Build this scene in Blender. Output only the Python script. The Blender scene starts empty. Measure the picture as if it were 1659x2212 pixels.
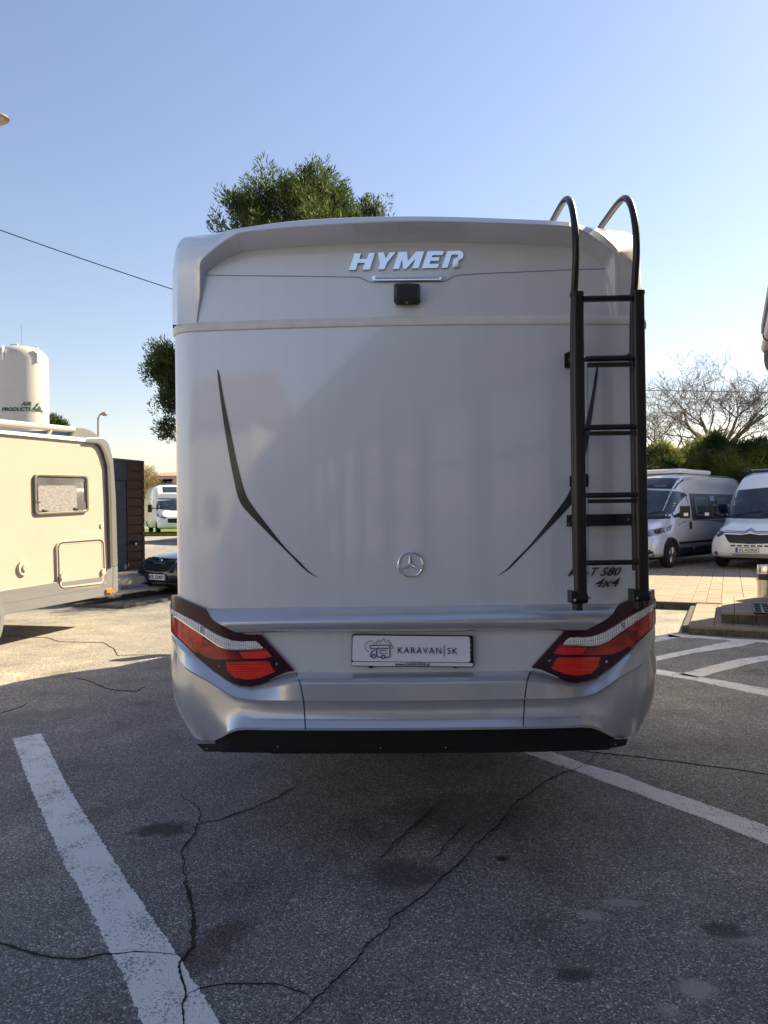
import bpy, bmesh, math, random
from mathutils import Vector, Matrix, noise
from mathutils.bvhtree import BVHTree
from mathutils.geometry import tessellate_polygon
random.seed(7)
SC = bpy.context.scene
COL = SC.collection
R = math.radians
# ------------------------------------------------------------------ camera, sky, sun
F = 1600.0
CAM = Vector((0, 0, 1.58))
cam_rot = Matrix.Rotation(R(90) + 6 / F, 3, 'X') @ Matrix.Rotation(-0.0120, 3, 'Z')
cd = bpy.data.cameras.new('camera')
cd.sensor_fit = 'VERTICAL'; cd.sensor_height = 36.0; cd.lens = F / 2212 * 36.0
cd.clip_end = 2000; cd.clip_start = 0.05
cam = bpy.data.objects.new('camera', cd); COL.objects.link(cam)
cam.matrix_world = Matrix.Translation(CAM) @ cam_rot.to_4x4()
SC.camera = cam
SUN_EL, SUN_AZ = R(38), math.atan2(.81, .585)
SUN = Vector((math.sin(SUN_AZ) * math.cos(SUN_EL), math.cos(SUN_AZ) * math.cos(SUN_EL), math.sin(SUN_EL)))
w = bpy.data.worlds.new('World'); SC.world = w; w.use_nodes = True
nt = w.node_tree; nt.nodes.clear()
sk = nt.nodes.new('ShaderNodeTexSky'); sk.sky_type = 'NISHITA'; sk.sun_disc = False
sk.sun_elevation = SUN_EL; sk.sun_rotation = SUN_AZ
sk.air_density = 1.4; sk.dust_density = 0.35; sk.ozone_density = 1.3; sk.altitude = 150
bg = nt.nodes.new('ShaderNodeBackground'); bg.inputs['Strength'].default_value = 0.056
wo = nt.nodes.new('ShaderNodeOutputWorld')
wb = nt.nodes.new('ShaderNodeVectorMath'); wb.operation = 'MULTIPLY'; wb.inputs[1].default_value = (1.07, .95, .99)   # white balance
nt.links.new(sk.outputs[0], wb.inputs[0]); nt.links.new(wb.outputs[0], bg.inputs[0]); nt.links.new(bg.outputs[0], wo.inputs[0])
sl = bpy.data.lights.new('sun', 'SUN'); sl.energy = 5.0; sl.angle = R(.53); sl.color = (1, .80, .50)
so = bpy.data.objects.new('sun', sl); COL.objects.link(so)
so.rotation_euler = (-SUN).to_track_quat('-Z', 'Y').to_euler(); so.location = (10, 10, 30)
SC.view_settings.view_transform = 'Standard'; SC.view_settings.look = 'None'
SC.view_settings.exposure = 1.60; SC.view_settings.gamma = 1.0; SC.view_settings.use_curve_mapping = False
SC.render.engine = 'CYCLES'
SC.cycles.use_denoising = True
SC.cycles.max_bounces = 8; SC.cycles.transparent_max_bounces = 12
SC.cycles.sample_clamp_indirect = 6

# ------------------------------------------------------------------ materials
MATS = {}
def mat(name, col, rough=.5, metal=0., coat=0., var=0., vscale=6., bump=0., bscale=60., spec=.5, trans=0., ior=1.45,
        stretch=(1, 1, 1), col2=None, coatr=.04, rvar=0.):
    m = bpy.data.materials.new(name); m.use_nodes = True
    n = m.node_tree.nodes; l = m.node_tree.links; b = n['Principled BSDF']
    b.inputs['Base Color'].default_value = (*col, 1); b.inputs['Roughness'].default_value = rough
    b.inputs['Metallic'].default_value = metal; b.inputs['Coat Weight'].default_value = coat
    b.inputs['Coat Roughness'].default_value = coatr; b.inputs['Specular IOR Level'].default_value = spec
    b.inputs['Transmission Weight'].default_value = trans; b.inputs['IOR'].default_value = ior
    if var or bump or col2 or rvar:
        tc = n.new('ShaderNodeTexCoord'); mp = n.new('ShaderNodeMapping'); mp.inputs['Scale'].default_value = stretch
        l.new(tc.outputs['Object'], mp.inputs[0])
        nz = n.new('ShaderNodeTexNoise'); nz.inputs['Scale'].default_value = vscale; nz.inputs['Detail'].default_value = 6
        l.new(mp.outputs[0], nz.inputs['Vector'])
        if var or col2:
            c2 = col2 or tuple(c * (1 - var) for c in col); c1 = col if col2 else tuple(min(1, c * (1 + var * .6)) for c in col)
            rp = n.new('ShaderNodeValToRGB'); rp.color_ramp.elements[0].position = .32; rp.color_ramp.elements[1].position = .68
            rp.color_ramp.elements[0].color = (*c2, 1); rp.color_ramp.elements[1].color = (*c1, 1)
            l.new(nz.outputs[0], rp.inputs[0]); l.new(rp.outputs[0], b.inputs['Base Color'])
        if rvar:
            mr = n.new('ShaderNodeMapRange'); mr.inputs['To Min'].default_value = max(0, rough - rvar); mr.inputs['To Max'].default_value = rough + rvar
            l.new(nz.outputs[0], mr.inputs[0]); l.new(mr.outputs[0], b.inputs['Roughness'])
        if bump:
            n2 = n.new('ShaderNodeTexNoise'); n2.inputs['Scale'].default_value = bscale; n2.inputs['Detail'].default_value = 3
            l.new(mp.outputs[0], n2.inputs['Vector'])
            bp = n.new('ShaderNodeBump'); bp.inputs['Strength'].default_value = min(1, bump); bp.inputs['Distance'].default_value = .01
            l.new(n2.outputs[0], bp.inputs['Height']); l.new(bp.outputs[0], b.inputs['Normal'])
    if name in ('silver_body_paint', 'silver_bumper_paint'): b.inputs['Coat IOR'].default_value = 1.65
    MATS[name] = m
    return m

def math_node(n, l, op, a, b=None, c=None, clamp=False):
    x = n.new('ShaderNodeMath'); x.operation = op; x.use_clamp = clamp
    for i, v in enumerate((a, b, c)):
        if v is None: continue
        if isinstance(v, (int, float)): x.inputs[i].default_value = v
        else: l.new(v, x.inputs[i])
    return x.outputs[0]

def asphalt_material(stains, paint=False):
    m = bpy.data.materials.new('worn_road_paint' if paint else 'old_asphalt'); m.use_nodes = True
    n = m.node_tree.nodes; l = m.node_tree.links; b = n['Principled BSDF']
    tc = n.new('ShaderNodeNewGeometry'); P = tc.outputs['Position']
    def nz(scale, detail=4, rough=.55):
        x = n.new('ShaderNodeTexNoise'); x.inputs['Scale'].default_value = scale; x.inputs['Detail'].default_value = detail
        x.inputs['Roughness'].default_value = rough; l.new(P, x.inputs['Vector']); return x.outputs[0]
    def vor(scale, feat='F1'):
        x = n.new('ShaderNodeTexVoronoi'); x.feature = feat; x.inputs['Scale'].default_value = scale
        l.new(P, x.inputs['Vector']); return x
    big, mid = nz(.35, 5), nz(2.3, 5)
    grit = vor(165); fine = nz(260, 3, .7); stone = vor(38)
    def ramp(fac, stops):
        x = n.new('ShaderNodeValToRGB'); e = x.color_ramp.elements
        e[0].position, e[0].color = stops[0][0], (*stops[0][1], 1); e[1].position, e[1].color = stops[-1][0], (*stops[-1][1], 1)
        for p_, c_ in stops[1:-1]:
            q = e.new(p_); q.color = (*c_, 1)
        l.new(fac, x.inputs[0]); return x.outputs[0]
    def mix(f, a, c, typ='MIX'):
        x = n.new('ShaderNodeMix'); x.data_type = 'RGBA'; x.blend_type = typ
        if isinstance(f, float): x.inputs[0].default_value = f
        else: l.new(f, x.inputs[0])
        for s_, v in ((6, a), (7, c)):
            if isinstance(v, tuple): x.inputs[s_].default_value = (*v, 1)
            else: l.new(v, x.inputs[s_])
        return x.outputs[2]
    # every stone in the aggregate has its own grey
    sep = n.new('ShaderNodeSeparateColor'); l.new(grit.outputs['Color'], sep.inputs[0])
    base = ramp(sep.outputs[0], [(0, (.105, .105, .108)), (.5, (.218, .215, .211)), (.86, (.33, .325, .315)), (.93, (.46, .45, .435)), (1, (.74, .73, .70))])
    sep2 = n.new('ShaderNodeSeparateColor'); l.new(stone.outputs['Color'], sep2.inputs[0])
    big_stone = math_node(n, l, 'MULTIPLY', math_node(n, l, 'GREATER_THAN', sep2.outputs[1], .93), math_node(n, l, 'LESS_THAN', stone.outputs[0], .22))
    base = mix(big_stone, base, (.33, .32, .29))
    tone = ramp(big, [(.32, (.70, .71, .75)), (.5, (1, 1, 1)), (.68, (1.32, 1.27, 1.17))])
    base = mix(1., base, tone, 'MULTIPLY')
    tone2 = ramp(mid, [(.3, (.72, .72, .73)), (.45, (.98, .98, .98)), (.55, (1.02, 1.02, 1.02)), (.72, (1.30, 1.29, 1.26))])
    base = mix(1., base, tone2, 'MULTIPLY')
    for (x_, y_, rx, ry, ang, c_, k_) in stains:
        mp = n.new('ShaderNodeMapping'); mp.vector_type = 'TEXTURE'
        mp.inputs['Location'].default_value = (x_, y_, 0); mp.inputs['Rotation'].default_value = (0, 0, ang)
        mp.inputs['Scale'].default_value = (rx, ry, 1); l.new(P, mp.inputs[0])
        ln = n.new('ShaderNodeVectorMath'); ln.operation = 'LENGTH'; l.new(mp.outputs[0], ln.inputs[0])
        nn = n.new('ShaderNodeTexNoise'); nn.inputs['Scale'].default_value = 9; nn.inputs['Detail'].default_value = 6; l.new(P, nn.inputs['Vector'])
        d = math_node(n, l, 'ADD', ln.outputs['Value'], math_node(n, l, 'MULTIPLY_ADD', nn.outputs[0], 1.6, -.8))
        mr = n.new('ShaderNodeMapRange'); mr.inputs['From Min'].default_value = .55; mr.inputs['From Max'].default_value = 1.05
        mr.inputs['To Min'].default_value = k_; mr.inputs['To Max'].default_value = 0; l.new(d, mr.inputs[0])
        base = mix(mr.outputs[0], base, c_)
    if paint:
        wear = math_node(n, l, 'ADD', math_node(n, l, 'MULTIPLY', nz(95, 4, .75), .72), math_node(n, l, 'MULTIPLY', nz(5, 4), .36))
        fac = ramp(wear, [(.43, (.0, .0, .0)), (.51, (.96, .96, .96))])
        base = mix(fac, base, mix(mid, (.84, .84, .83), (.92, .92, .91)))
    l.new(base, b.inputs['Base Color'])
    b.inputs['Roughness'].default_value = .82; b.inputs['Specular IOR Level'].default_value = .35
    h = math_node(n, l, 'ADD', math_node(n, l, 'MULTIPLY', grit.outputs[0], -1.0), math_node(n, l, 'MULTIPLY', fine, .5))
    bp = n.new('ShaderNodeBump'); bp.inputs['Strength'].default_value = .55 if paint else .8; bp.inputs['Distance'].default_value = .006
    l.new(h, bp.inputs['Height']); l.new(bp.outputs[0], b.inputs['Normal'])
    return m

PAINT = mat('silver_body_paint', (.75, .77, .83), .34, .08, 1., var=.018, vscale=3, stretch=(7, 7, .35), coatr=.06)
PAINT_B = mat('silver_bumper_paint', (.62, .63, .665), .25, .55, 1.0, coatr=.03)
CREAMTRIM = mat('cream_joint_trim', (.80, .78, .72), .4, 0, .2, var=.08, vscale=14)
BLACKPL = mat('black_plastic', (.010, .010, .012), .42, 0, .1)
BLACKMATT = mat('black_underside_plastic', (.006, .006, .007), .7)
LADDER = mat('dark_anodised_aluminium', (.018, .017, .019), .33, .4, .25)
CHROME = mat('chrome', (.86, .88, .9), .05, 1.)
DECAL = mat('anthracite_decal', (.032, .036, .042), .28, 0, .5)
SEAM = mat('dark_seam', (.03, .035, .05), .6)
FSEAM = mat('fine_panel_seam', (.16, .19, .26), .5)
PLUM = mat('smoked_plum_lens', (.040, .005, .018), .12, 0, .35)
CLEAR = mat('ribbed_clear_lens', (.92, .93, .95), .14, .7, 1., var=.6, vscale=60, bump=1, bscale=140, stretch=(1, 1, .5))
RED = mat('red_lens', (.85, .018, .008), .10, 0, 1., var=.45, vscale=16, stretch=(.4, .4, 3))
REDDARK = mat('deep_red_lens', (.50, .012, .008), .10, 0, 1., var=.6, vscale=13, stretch=(.5, .5, 2))
REDBR = mat('bright_red_reflector', (.85, .014, .022), .12, 0, 1., bump=.4, bscale=220)
REDOR = mat('orange_red_lens', (.68, .035, .010), .10, 0, 1., var=.7, vscale=18)
WHITE = mat('white_paint', (.86, .87, .87), .3, 0, .6)
WHITEPL = mat('white_plate', (.92, .92, 1.0), .35, 0, .2)
NAVY = mat('navy_print', (.010, .018, .16), .4)
GREENPR = mat('green_print', (.03, .16, .06), .4)
TANPR = mat('beige_print', (.40, .36, .36), .4)
CREAM = mat('cream_gelcoat', (.435, .388, .345), .38, 0, .3, var=.03, vscale=2)
GREYPL = mat('grey_side_panel', (.18, .19, .215), .45, .1, .15, var=.06, vscale=3, stretch=(1, 1, 4))
GREYDK = mat('dark_grey_rubber', (.07, .072, .075), .55)
OLIVE = mat('olive_window_frame', (.16, .15, .12), .35)
GLASSDK = mat('tinted_glass', (.03, .045, .07), .04, 0, 1.)
ORANGE = mat('amber_lens', (.8, .22, .01), .15, 0, 1.)
TYRE = mat('tyre_rubber', (.012, .012, .013), .8, bump=.4, bscale=40)
ALLOY = mat('alloy_rim', (.35, .35, .36), .3, .9)
BROWN = mat('brown_cladding_board', (.085, .036, .024), .55, var=.35, vscale=5, stretch=(1, 1, 12))
BLUEGREY = mat('blue_grey_door', (.045, .066, .10), .5, var=.06, vscale=3)
CONCRETE = mat('concrete_block', (.085, .083, .080), .9, var=.4, vscale=11, bump=.7, bscale=90)
PAVER = mat('grey_paver', (.30, .243, .195), .85, var=.14, vscale=2.3, bump=.4, bscale=120)
PAVER2 = mat('grey_paver_dark', (.27, .22, .178), .85, var=.14, vscale=3.1, bump=.4, bscale=120)
STEEL = mat('brushed_stainless', (.62, .60, .56), .2, 1., var=.1, vscale=8, stretch=(1, 1, 9))
BARK = mat('bark', (.09, .065, .045), .9, bump=.8, bscale=25)
TWIG = mat('bare_twig', (.19, .15, .11), .9)
TWIGY = mat('yellowish_twig', (.26, .20, .10), .9)
def leafy(name, c1, c2, sc):
    m = bpy.data.materials.new(name); m.use_nodes = True; n = m.node_tree.nodes; l = m.node_tree.links; b = n['Principled BSDF']
    b.inputs['Roughness'].default_value = .6; b.inputs['Specular IOR Level'].default_value = .2
    g = n.new('ShaderNodeNewGeometry'); nz = n.new('ShaderNodeTexNoise'); nz.inputs['Scale'].default_value = sc; nz.inputs['Detail'].default_value = 5
    l.new(g.outputs['Position'], nz.inputs['Vector'])
    rp = n.new('ShaderNodeValToRGB'); rp.color_ramp.elements[0].position = .36; rp.color_ramp.elements[1].position = .62
    rp.color_ramp.elements[0].color = (*c1, 1); rp.color_ramp.elements[1].color = (*c2, 1)
    l.new(nz.outputs[0], rp.inputs[0]); l.new(rp.outputs[0], b.inputs['Base Color'])
    t = n.new('ShaderNodeBsdfTranslucent'); l.new(rp.outputs[0], t.inputs[0])
    mx = n.new('ShaderNodeMixShader'); mx.inputs[0].default_value = .38
    l.new(b.outputs[0], mx.inputs[1]); l.new(t.outputs[0], mx.inputs[2]); l.new(mx.outputs[0], n['Material Output'].inputs[0])
    return m
NEEDLE = leafy('pine_needles', (.020, .042, .018), (.095, .13, .035), 3.2)
NEEDLE2 = leafy('juniper_foliage', (.022, .045, .022), (.21, .23, .055), 1.1)
GRASSM = mat('grass_lawn', (.10, .15, .02), .9, var=.4, vscale=3, bump=1, bscale=30)
GALV = mat('galvanised_metal', (.30, .31, .33), .4, .8)
CABLE = mat('cable_sheath', (.02, .045, .09), .5)
RENDERW = mat('rendered_wall', (.58, .55, .50), .85, var=.1, vscale=1.5, bump=.3, bscale=40)
COLUMN = mat('light_column', (.16, .16, .17), .6)
ROOFM = mat('dark_roof_sheet', (.20, .20, .21), .5, .3)
SOFFIT = mat('pale_soffit', (.78, .74, .68), .7)

# ------------------------------------------------------------------ pixel helpers (photo measured at 1659 x 2212)
def ray(px, py):
    return (cam_rot @ Vector(((px - 829.5) / F, -(py - 1106) / F, -1))).normalized()
def gr(px, py, z=0.):
    d = ray(px, py); t = (z - CAM.z) / d.z
    return CAM + d * t
def at(px, py, Y):
    d = ray(px, py); return CAM + d * (Y / d.y)

# ------------------------------------------------------------------ mesh helpers: everything is (verts, faces)
def join(parts):
    V, Fc = [], []
    for v, f in parts:
        o = len(V); V += list(v); Fc += [tuple(i + o for i in q) for q in f]
    return V, Fc
def box(x0, x1, y0, y1, z0, z1):
    V = [Vector((x, y, z)) for z in (z0, z1) for y in (y0, y1) for x in (x0, x1)]
    return V, [(0, 2, 3, 1), (4, 5, 7, 6), (0, 1, 5, 4), (2, 6, 7, 3), (0, 4, 6, 2), (1, 3, 7, 5)]
def tube(pts, r, n=10, caps=True):
    pts = [Vector(p) for p in pts]; V, Fc = [], []
    rs = r if isinstance(r, (list, tuple)) else [r] * len(pts)
    up = None
    for i, p in enumerate(pts):
        t = (pts[min(i + 1, len(pts) - 1)] - pts[max(i - 1, 0)]).normalized()
        if up is None:
            up = t.orthogonal().normalized()
        up = (up - t * up.dot(t)); up = up.normalized() if up.length > 1e-6 else t.orthogonal().normalized()
        s = t.cross(up)
        for k in range(n):
            a = 2 * math.pi * k / n
            V.append(p + (up * math.cos(a) + s * math.sin(a)) * rs[i])
    for i in range(len(pts) - 1):
        for k in range(n):
            k2 = (k + 1) % n
            Fc.append((i * n + k, i * n + k2, (i + 1) * n + k2, (i + 1) * n + k))
    if caps and n > 2:
        Fc.append(tuple(range(n))[::-1]); Fc.append(tuple((len(pts) - 1) * n + k for k in range(n)))
    return V, Fc
def lathe(prof, c=(0, 0, 0), axis='Z', n=32):
    V, Fc = [], []
    for (r, h) in prof:
        for k in range(n):
            a = 2 * math.pi * k / n; x, y = r * math.cos(a), r * math.sin(a)
            v = (x, y, h) if axis == 'Z' else ((h, x, y) if axis == 'X' else (x, h, y))
            V.append(Vector(v) + Vector(c))
    m = len(prof)
    for i in range(m - 1):
        for k in range(n):
            k2 = (k + 1) % n; Fc.append((i * n + k, i * n + k2, (i + 1) * n + k2, (i + 1) * n + k))
    Fc.append(tuple(range(n))[::-1]); Fc.append(tuple((m - 1) * n + k for k in range(n)))
    return V, Fc
def spline(pts, n=8):
    """Catmull-Rom through the points"""
    P = [Vector(p) for p in pts]; out = []
    for i in range(len(P) - 1):
        p0, p1, p2, p3 = P[max(i - 1, 0)], P[i], P[i + 1], P[min(i + 2, len(P) - 1)]
        for k in range(n):
            t = k / n
            out.append(.5 * ((2 * p1) + (p2 - p0) * t + (2 * p0 - 5 * p1 + 4 * p2 - p3) * t * t + (3 * p1 - p0 - 3 * p2 + p3) * t ** 3))
    out.append(P[-1]); return out
def resample(pts, n):
    P = [Vector((p[0], p[1])) for p in pts]
    L = [0]
    for i in range(1, len(P)): L.append(L[-1] + (P[i] - P[i - 1]).length)
    out = []; j = 0
    for k in range(n):
        d = L[-1] * k / (n - 1)
        while j < len(L) - 2 and L[j + 1] < d: j += 1
        s = (d - L[j]) / max(1e-9, L[j + 1] - L[j]); out.append(P[j].lerp(P[j + 1], min(1, max(0, s))))
    return out
def yat(pts, x):
    for i in range(len(pts) - 1):
        (x0, y0), (x1, y1) = pts[i], pts[i + 1]
        if x <= x1 or i == len(pts) - 2:
            return y0 + (y1 - y0) * min(1, max(0, (x - x0) / max(1e-9, x1 - x0)))
# flat 2D meshes
def ribbon2(up, lo, nu, nv=1):
    U, Lw = resample(up, nu + 1), resample(lo, nu + 1); V, Fc = [], []
    for i in range(nu + 1):
        for j in range(nv + 1): V.append(U[i].lerp(Lw[i], j / nv))
    for i in range(nu):
        for j in range(nv):
            a = i * (nv + 1) + j; Fc.append((a, a + 1, a + nv + 2, a + nv + 1))
    return V, Fc
def xribbon2(up, lo, nu, nv):
    x0, x1 = up[0][0], up[-1][0]; V, Fc = [], []
    for i in range(nu + 1):
        x = x0 + (x1 - x0) * i / nu; a, b = yat(up, x), yat(lo, x)
        for j in range(nv + 1): V.append(Vector((x, a + (b - a) * j / nv)))
    for i in range(nu):
        for j in range(nv):
            a = i * (nv + 1) + j; Fc.append((a, a + 1, a + nv + 2, a + nv + 1))
    return V, Fc
def poly2(pts):
    P = [Vector((p[0], p[1])) for p in pts]
    tris = tessellate_polygon([[Vector((p.x, p.y, 0)) for p in P]])
    return P, [tuple(t) for t in tris]
def quadmap(q):
    tl, tr, br, bl = [Vector((p[0], p[1])) for p in q]
    return lambda u, v: (tl.lerp(tr, u)).lerp(bl.lerp(br, u), v)      # v down
def rr_pts(q, rad, n=4):
    """rounded rectangle points inside a quad; rad as fractions (ru, rv)"""
    f = quadmap(q); ru, rv = rad; out = []
    for (cx, cy, a0) in ((1 - ru, rv, -90), (1 - ru, 1 - rv, 0), (ru, 1 - rv, 90), (ru, rv, 180)):
        for k in range(n + 1):
            a = R(a0 + 90 * k / n); out.append(f(cx + ru * math.cos(a), cy + rv * math.sin(a)))
    return out
def ring2(outer, inner):
    n = len(outer); V = list(outer) + list(inner)
    return V, [(i, (i + 1) % n, n + (i + 1) % n, n + i) for i in range(n)]
def inset_quad(q, du, dv):
    f = quadmap(q); return [f(du, dv), f(1 - du, dv), f(1 - du, 1 - dv), f(du, 1 - dv)]
def line2(pts, wpx):
    """a stroke along a polyline"""
    P = [Vector((p[0], p[1])) for p in pts]; V, Fc = [], []
    closed = (P[0] - P[-1]).length < 1e-6
    for i, p in enumerate(P):
        a = P[i - 1] if i else (P[-2] if closed else P[0]); b = P[i + 1] if i < len(P) - 1 else (P[1] if closed else P[-1])
        t = (b - a).normalized(); nn = Vector((-t.y, t.x)); ww = wpx[i] if isinstance(wpx, list) else wpx
        V += [p + nn * ww / 2, p - nn * ww / 2]
    for i in range(len(P) - 1): Fc.append((2 * i, 2 * i + 1, 2 * i + 3, 2 * i + 2))
    return V, Fc
def slab(m2, fmap, off, th, nvec=None):
    """lift a flat mesh onto a surface map, with thickness; off = height of the face over the surface"""
    V2, Fc = m2; n = len(V2)
    V = [fmap(p.x, p.y, off) for p in V2]
    V += [fmap(p.x, p.y, off - th) for p in V2] if nvec is None else [v - nvec * th for v in V]
    out = [tuple(f) for f in Fc]; cnt = {}
    for f in Fc:
        for i in range(len(f)):
            a, b = f[i], f[(i + 1) % len(f)]; k = (min(a, b), max(a, b)); cnt.setdefault(k, []).append((a, b))
    for k, e in cnt.items():
        if len(e) == 1:
            a, b = e[0]; out.append((a, a + n, b + n, b))
    return V, out
_txt = {}
def text2(s, bold=0., shear=0., space=1.):
    key = (s, bold, shear, space)
    if key in _txt: return _txt[key]
    c = bpy.data.curves.new('lettering', 'FONT'); c.body = s; c.shear = shear; c.offset = bold; c.space_character = space; c.resolution_u = 3
    o = bpy.data.objects.new('lettering', c); COL.objects.link(o)
    bpy.context.view_layer.update()
    me = bpy.data.meshes.new_from_object(o.evaluated_get(bpy.context.evaluated_depsgraph_get()))
    V = [Vector((v.co.x, v.co.y)) for v in me.vertices]; Fc = [tuple(p.vertices) for p in me.polygons]
    bpy.data.objects.remove(o); bpy.data.curves.remove(c); bpy.data.meshes.remove(me)
    x0, x1 = min(v.x for v in V), max(v.x for v in V); y0, y1 = min(v.y for v in V), max(v.y for v in V)
    V = [Vector(((v.x - x0) / (x1 - x0), 1 - (v.y - y0) / (y1 - y0))) for v in V]
    # weld doubles so that the thickness has one wall only
    idx, W, mp = {}, [], []
    for v in V:
        k = (round(v.x, 5), round(v.y, 5))
        if k not in idx: idx[k] = len(W); W.append(v)
        mp.append(idx[k])
    Fc = [tuple(dict.fromkeys(mp[i] for i in f)) for f in Fc]; Fc = [f for f in Fc if len(f) > 2]
    _txt[key] = (W, Fc); return _txt[key]
def text_quad(s, q, **k):
    V, Fc = text2(s, **k); f = quadmap(q); return [f(v.x, v.y) for v in V], Fc

# ------------------------------------------------------------------ scene objects
def mesh_obj(name, vf, material, parent=None, smooth=False, bevel=0, ang=35):
    me = bpy.data.meshes.new(name); me.from_pydata([tuple(v) for v in vf[0]], [], vf[1]); me.update()
    if smooth:
        me.shade_smooth()
        try: me.set_sharp_from_angle(angle=R(ang))
        except Exception: pass
    mats = material if isinstance(material, list) else [material]
    for mm in mats: me.materials.append(mm)
    o = bpy.data.objects.new(name, me); COL.objects.link(o)
    if parent is not None: o.parent = parent
    if bevel:
        b = o.modifiers.new('bevel', 'BEVEL'); b.width = bevel; b.segments = 2; b.limit_method = 'ANGLE'; b.angle_limit = R(40)
    return o
def props(o, label=None, cat=None, group=None, kind=None):
    if label: o['label'] = label
    if cat: o['category'] = cat
    if group: o['group'] = group
    if kind: o['kind'] = kind
    return o
class Thing:
    def __init__(s, name, label, cat, loc=(0, 0, 0), rotz=0., group=None):
        s.root = bpy.data.objects.new(name, None); COL.objects.link(s.root)
        s.root.empty_display_size = .3
        s.m = Matrix.Translation(loc) @ Matrix.Rotation(rotz, 4, 'Z'); s.root.matrix_world = s.m; s.inv = s.m.inverted()
        props(s.root, label, cat, group)
    def part(s, name, vf, material, parent=None, world=False, **k):
        if world: vf = ([s.inv @ Vector(v) for v in vf[0]], vf[1])
        return mesh_obj(name, vf, material, parent or s.root, **k)
def single(name, vf, material, label, cat, loc=(0, 0, 0), group=None, **k):
    loc = Vector(loc); o = mesh_obj(name, ([Vector(v) - loc for v in vf[0]], vf[1]), material, None, **k); o.location = loc
    return props(o, label, cat, group)
def structure(name, vf, material, parent=None, **k):
    o = mesh_obj(name, vf, material, parent, **k)
    if parent is None: o['kind'] = 'structure'
    return o

# ================================================================== GROUND
def ground_z(y):
    t = min(1, max(0, (y - 25) / 13)); return .6 * t * t * (3 - 2 * t)
stains = []
def stain(px, py, rx, ry, c, k, ang=0.):
    g = gr(px, py); stains.append((g.x, g.y, rx, ry, ang, c, k))
stain(352, 1790, .17, .12, (.035, .034, .034), .85)
stain(1020, 1760, .5, .35, (.040, .040, .042), .45)
stain(870, 1890, .22, .16, (.05, .05, .055), .7)
stain(1270, 1975, .07, .045, (.46, .46, .46), .8)
stain(1350, 1950, .12, .035, (.44, .44, .44), .7, -.2)
stain(1500, 2135, .07, .06, (.46, .46, .46), .8)
stain(1600, 2030, .12, .03, (.42, .42, .42), .6, -.3)
stain(1440, 2180, .05, .04, (.42, .42, .42), .6)
stain(1085, 1855, .03, .03, (.02, .02, .02), .9)
stain(1560, 2010, .10, .07, (.045, .045, .047), .7)
stain(1245, 2105, .09, .04, (.04, .04, .04), .7)
stain(115, 1540, .5, .16, (.22, .19, .15), .5, .3)
stain(470, 2040, .25, .10, (.06, .045, .032), .6, 1.2)
ASPH = asphalt_material(stains); ROADPAINT = asphalt_material([], True)
xs = [-500, -200, -90, -60, -40, -25, -12, -6, 0, 6, 12, 25, 40, 60, 90, 200, 500]
ys = [-200, -60, -20, 0, 10, 20, 25, 26, 28, 29, 31, 32, 33, 35, 36, 38, 60, 120, 250, 900]
V = [Vector((x, y, ground_z(y))) for y in ys for x in xs]
Fc = [(j * len(xs) + i, j * len(xs) + i + 1, (j + 1) * len(xs) + i + 1, (j + 1) * len(xs) + i) for j in range(len(ys) - 1) for i in range(len(xs) - 1)]
GROUND = structure('ground', (V, Fc), ASPH)

def on_ground(x, y, off): return Vector((x, y, off))
def ground_poly_from_px(up, lo, n, jit=.006):
    U = resample([gr(*p).xy for p in up], n); Lw = resample([gr(*p).xy for p in lo], n); V, Fc = [], []
    for i in range(n):
        for j, p in enumerate((U[i], U[i].lerp(Lw[i], .5), Lw[i])):
            jj = 0 if j == 1 else jit
            V.append(Vector((p.x + random.uniform(-jj, jj), p.y + random.uniform(-jj, jj))))
    for i in range(n - 1):
        for j in range(2): Fc.append((i * 3 + j, i * 3 + j + 1, i * 3 + j + 4, i * 3 + j + 3))
    return slab((V, Fc), on_ground, .004, .003)
def cG(x, y): return (x * .32679, 1518 + y * .32679)
def cG2(x, y): return (1084.3 + x * .34643, 1518 + y * .34643)
def c8(x, y): return (1387.9 + x * .1634, 1192.7 + y * .1634)
def c2m(x, y): return (542.2 + x * .32679, 1572.3 + y * .32679)
rgt = [cG(*p) for p in ((270, 205), (300, 260), (430, 520), (560, 740), (700, 960), (870, 1230), (1000, 1410), (1130, 1610), (1250, 1800), (1420, 2060), (1560, 2290))]
lft = [cG(*p) for p in ((85, 240), (150, 420), (240, 650), (350, 890), (430, 1080), (520, 1220), (640, 1460), (730, 1640), (840, 1860), (930, 2100), (1010, 2290))]
structure('parking_line', ground_poly_from_px(lft, rgt, 260), ROADPAINT)
up = [cG2(*p) for p in ((-300, 85), (290, 300), (520, 385), (750, 450), (950, 530), (1100, 575), (1400, 680), (1659, 775), (2300, 1040))]
lo = [cG2(*p) for p in ((-300, 150), (240, 350), (470, 430), (620, 490), (850, 570), (1000, 630), (1250, 720), (1450, 800), (1659, 885), (2300, 1190))]
structure('parking_line', ground_poly_from_px(up, lo, 300), ROADPAINT)
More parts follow.
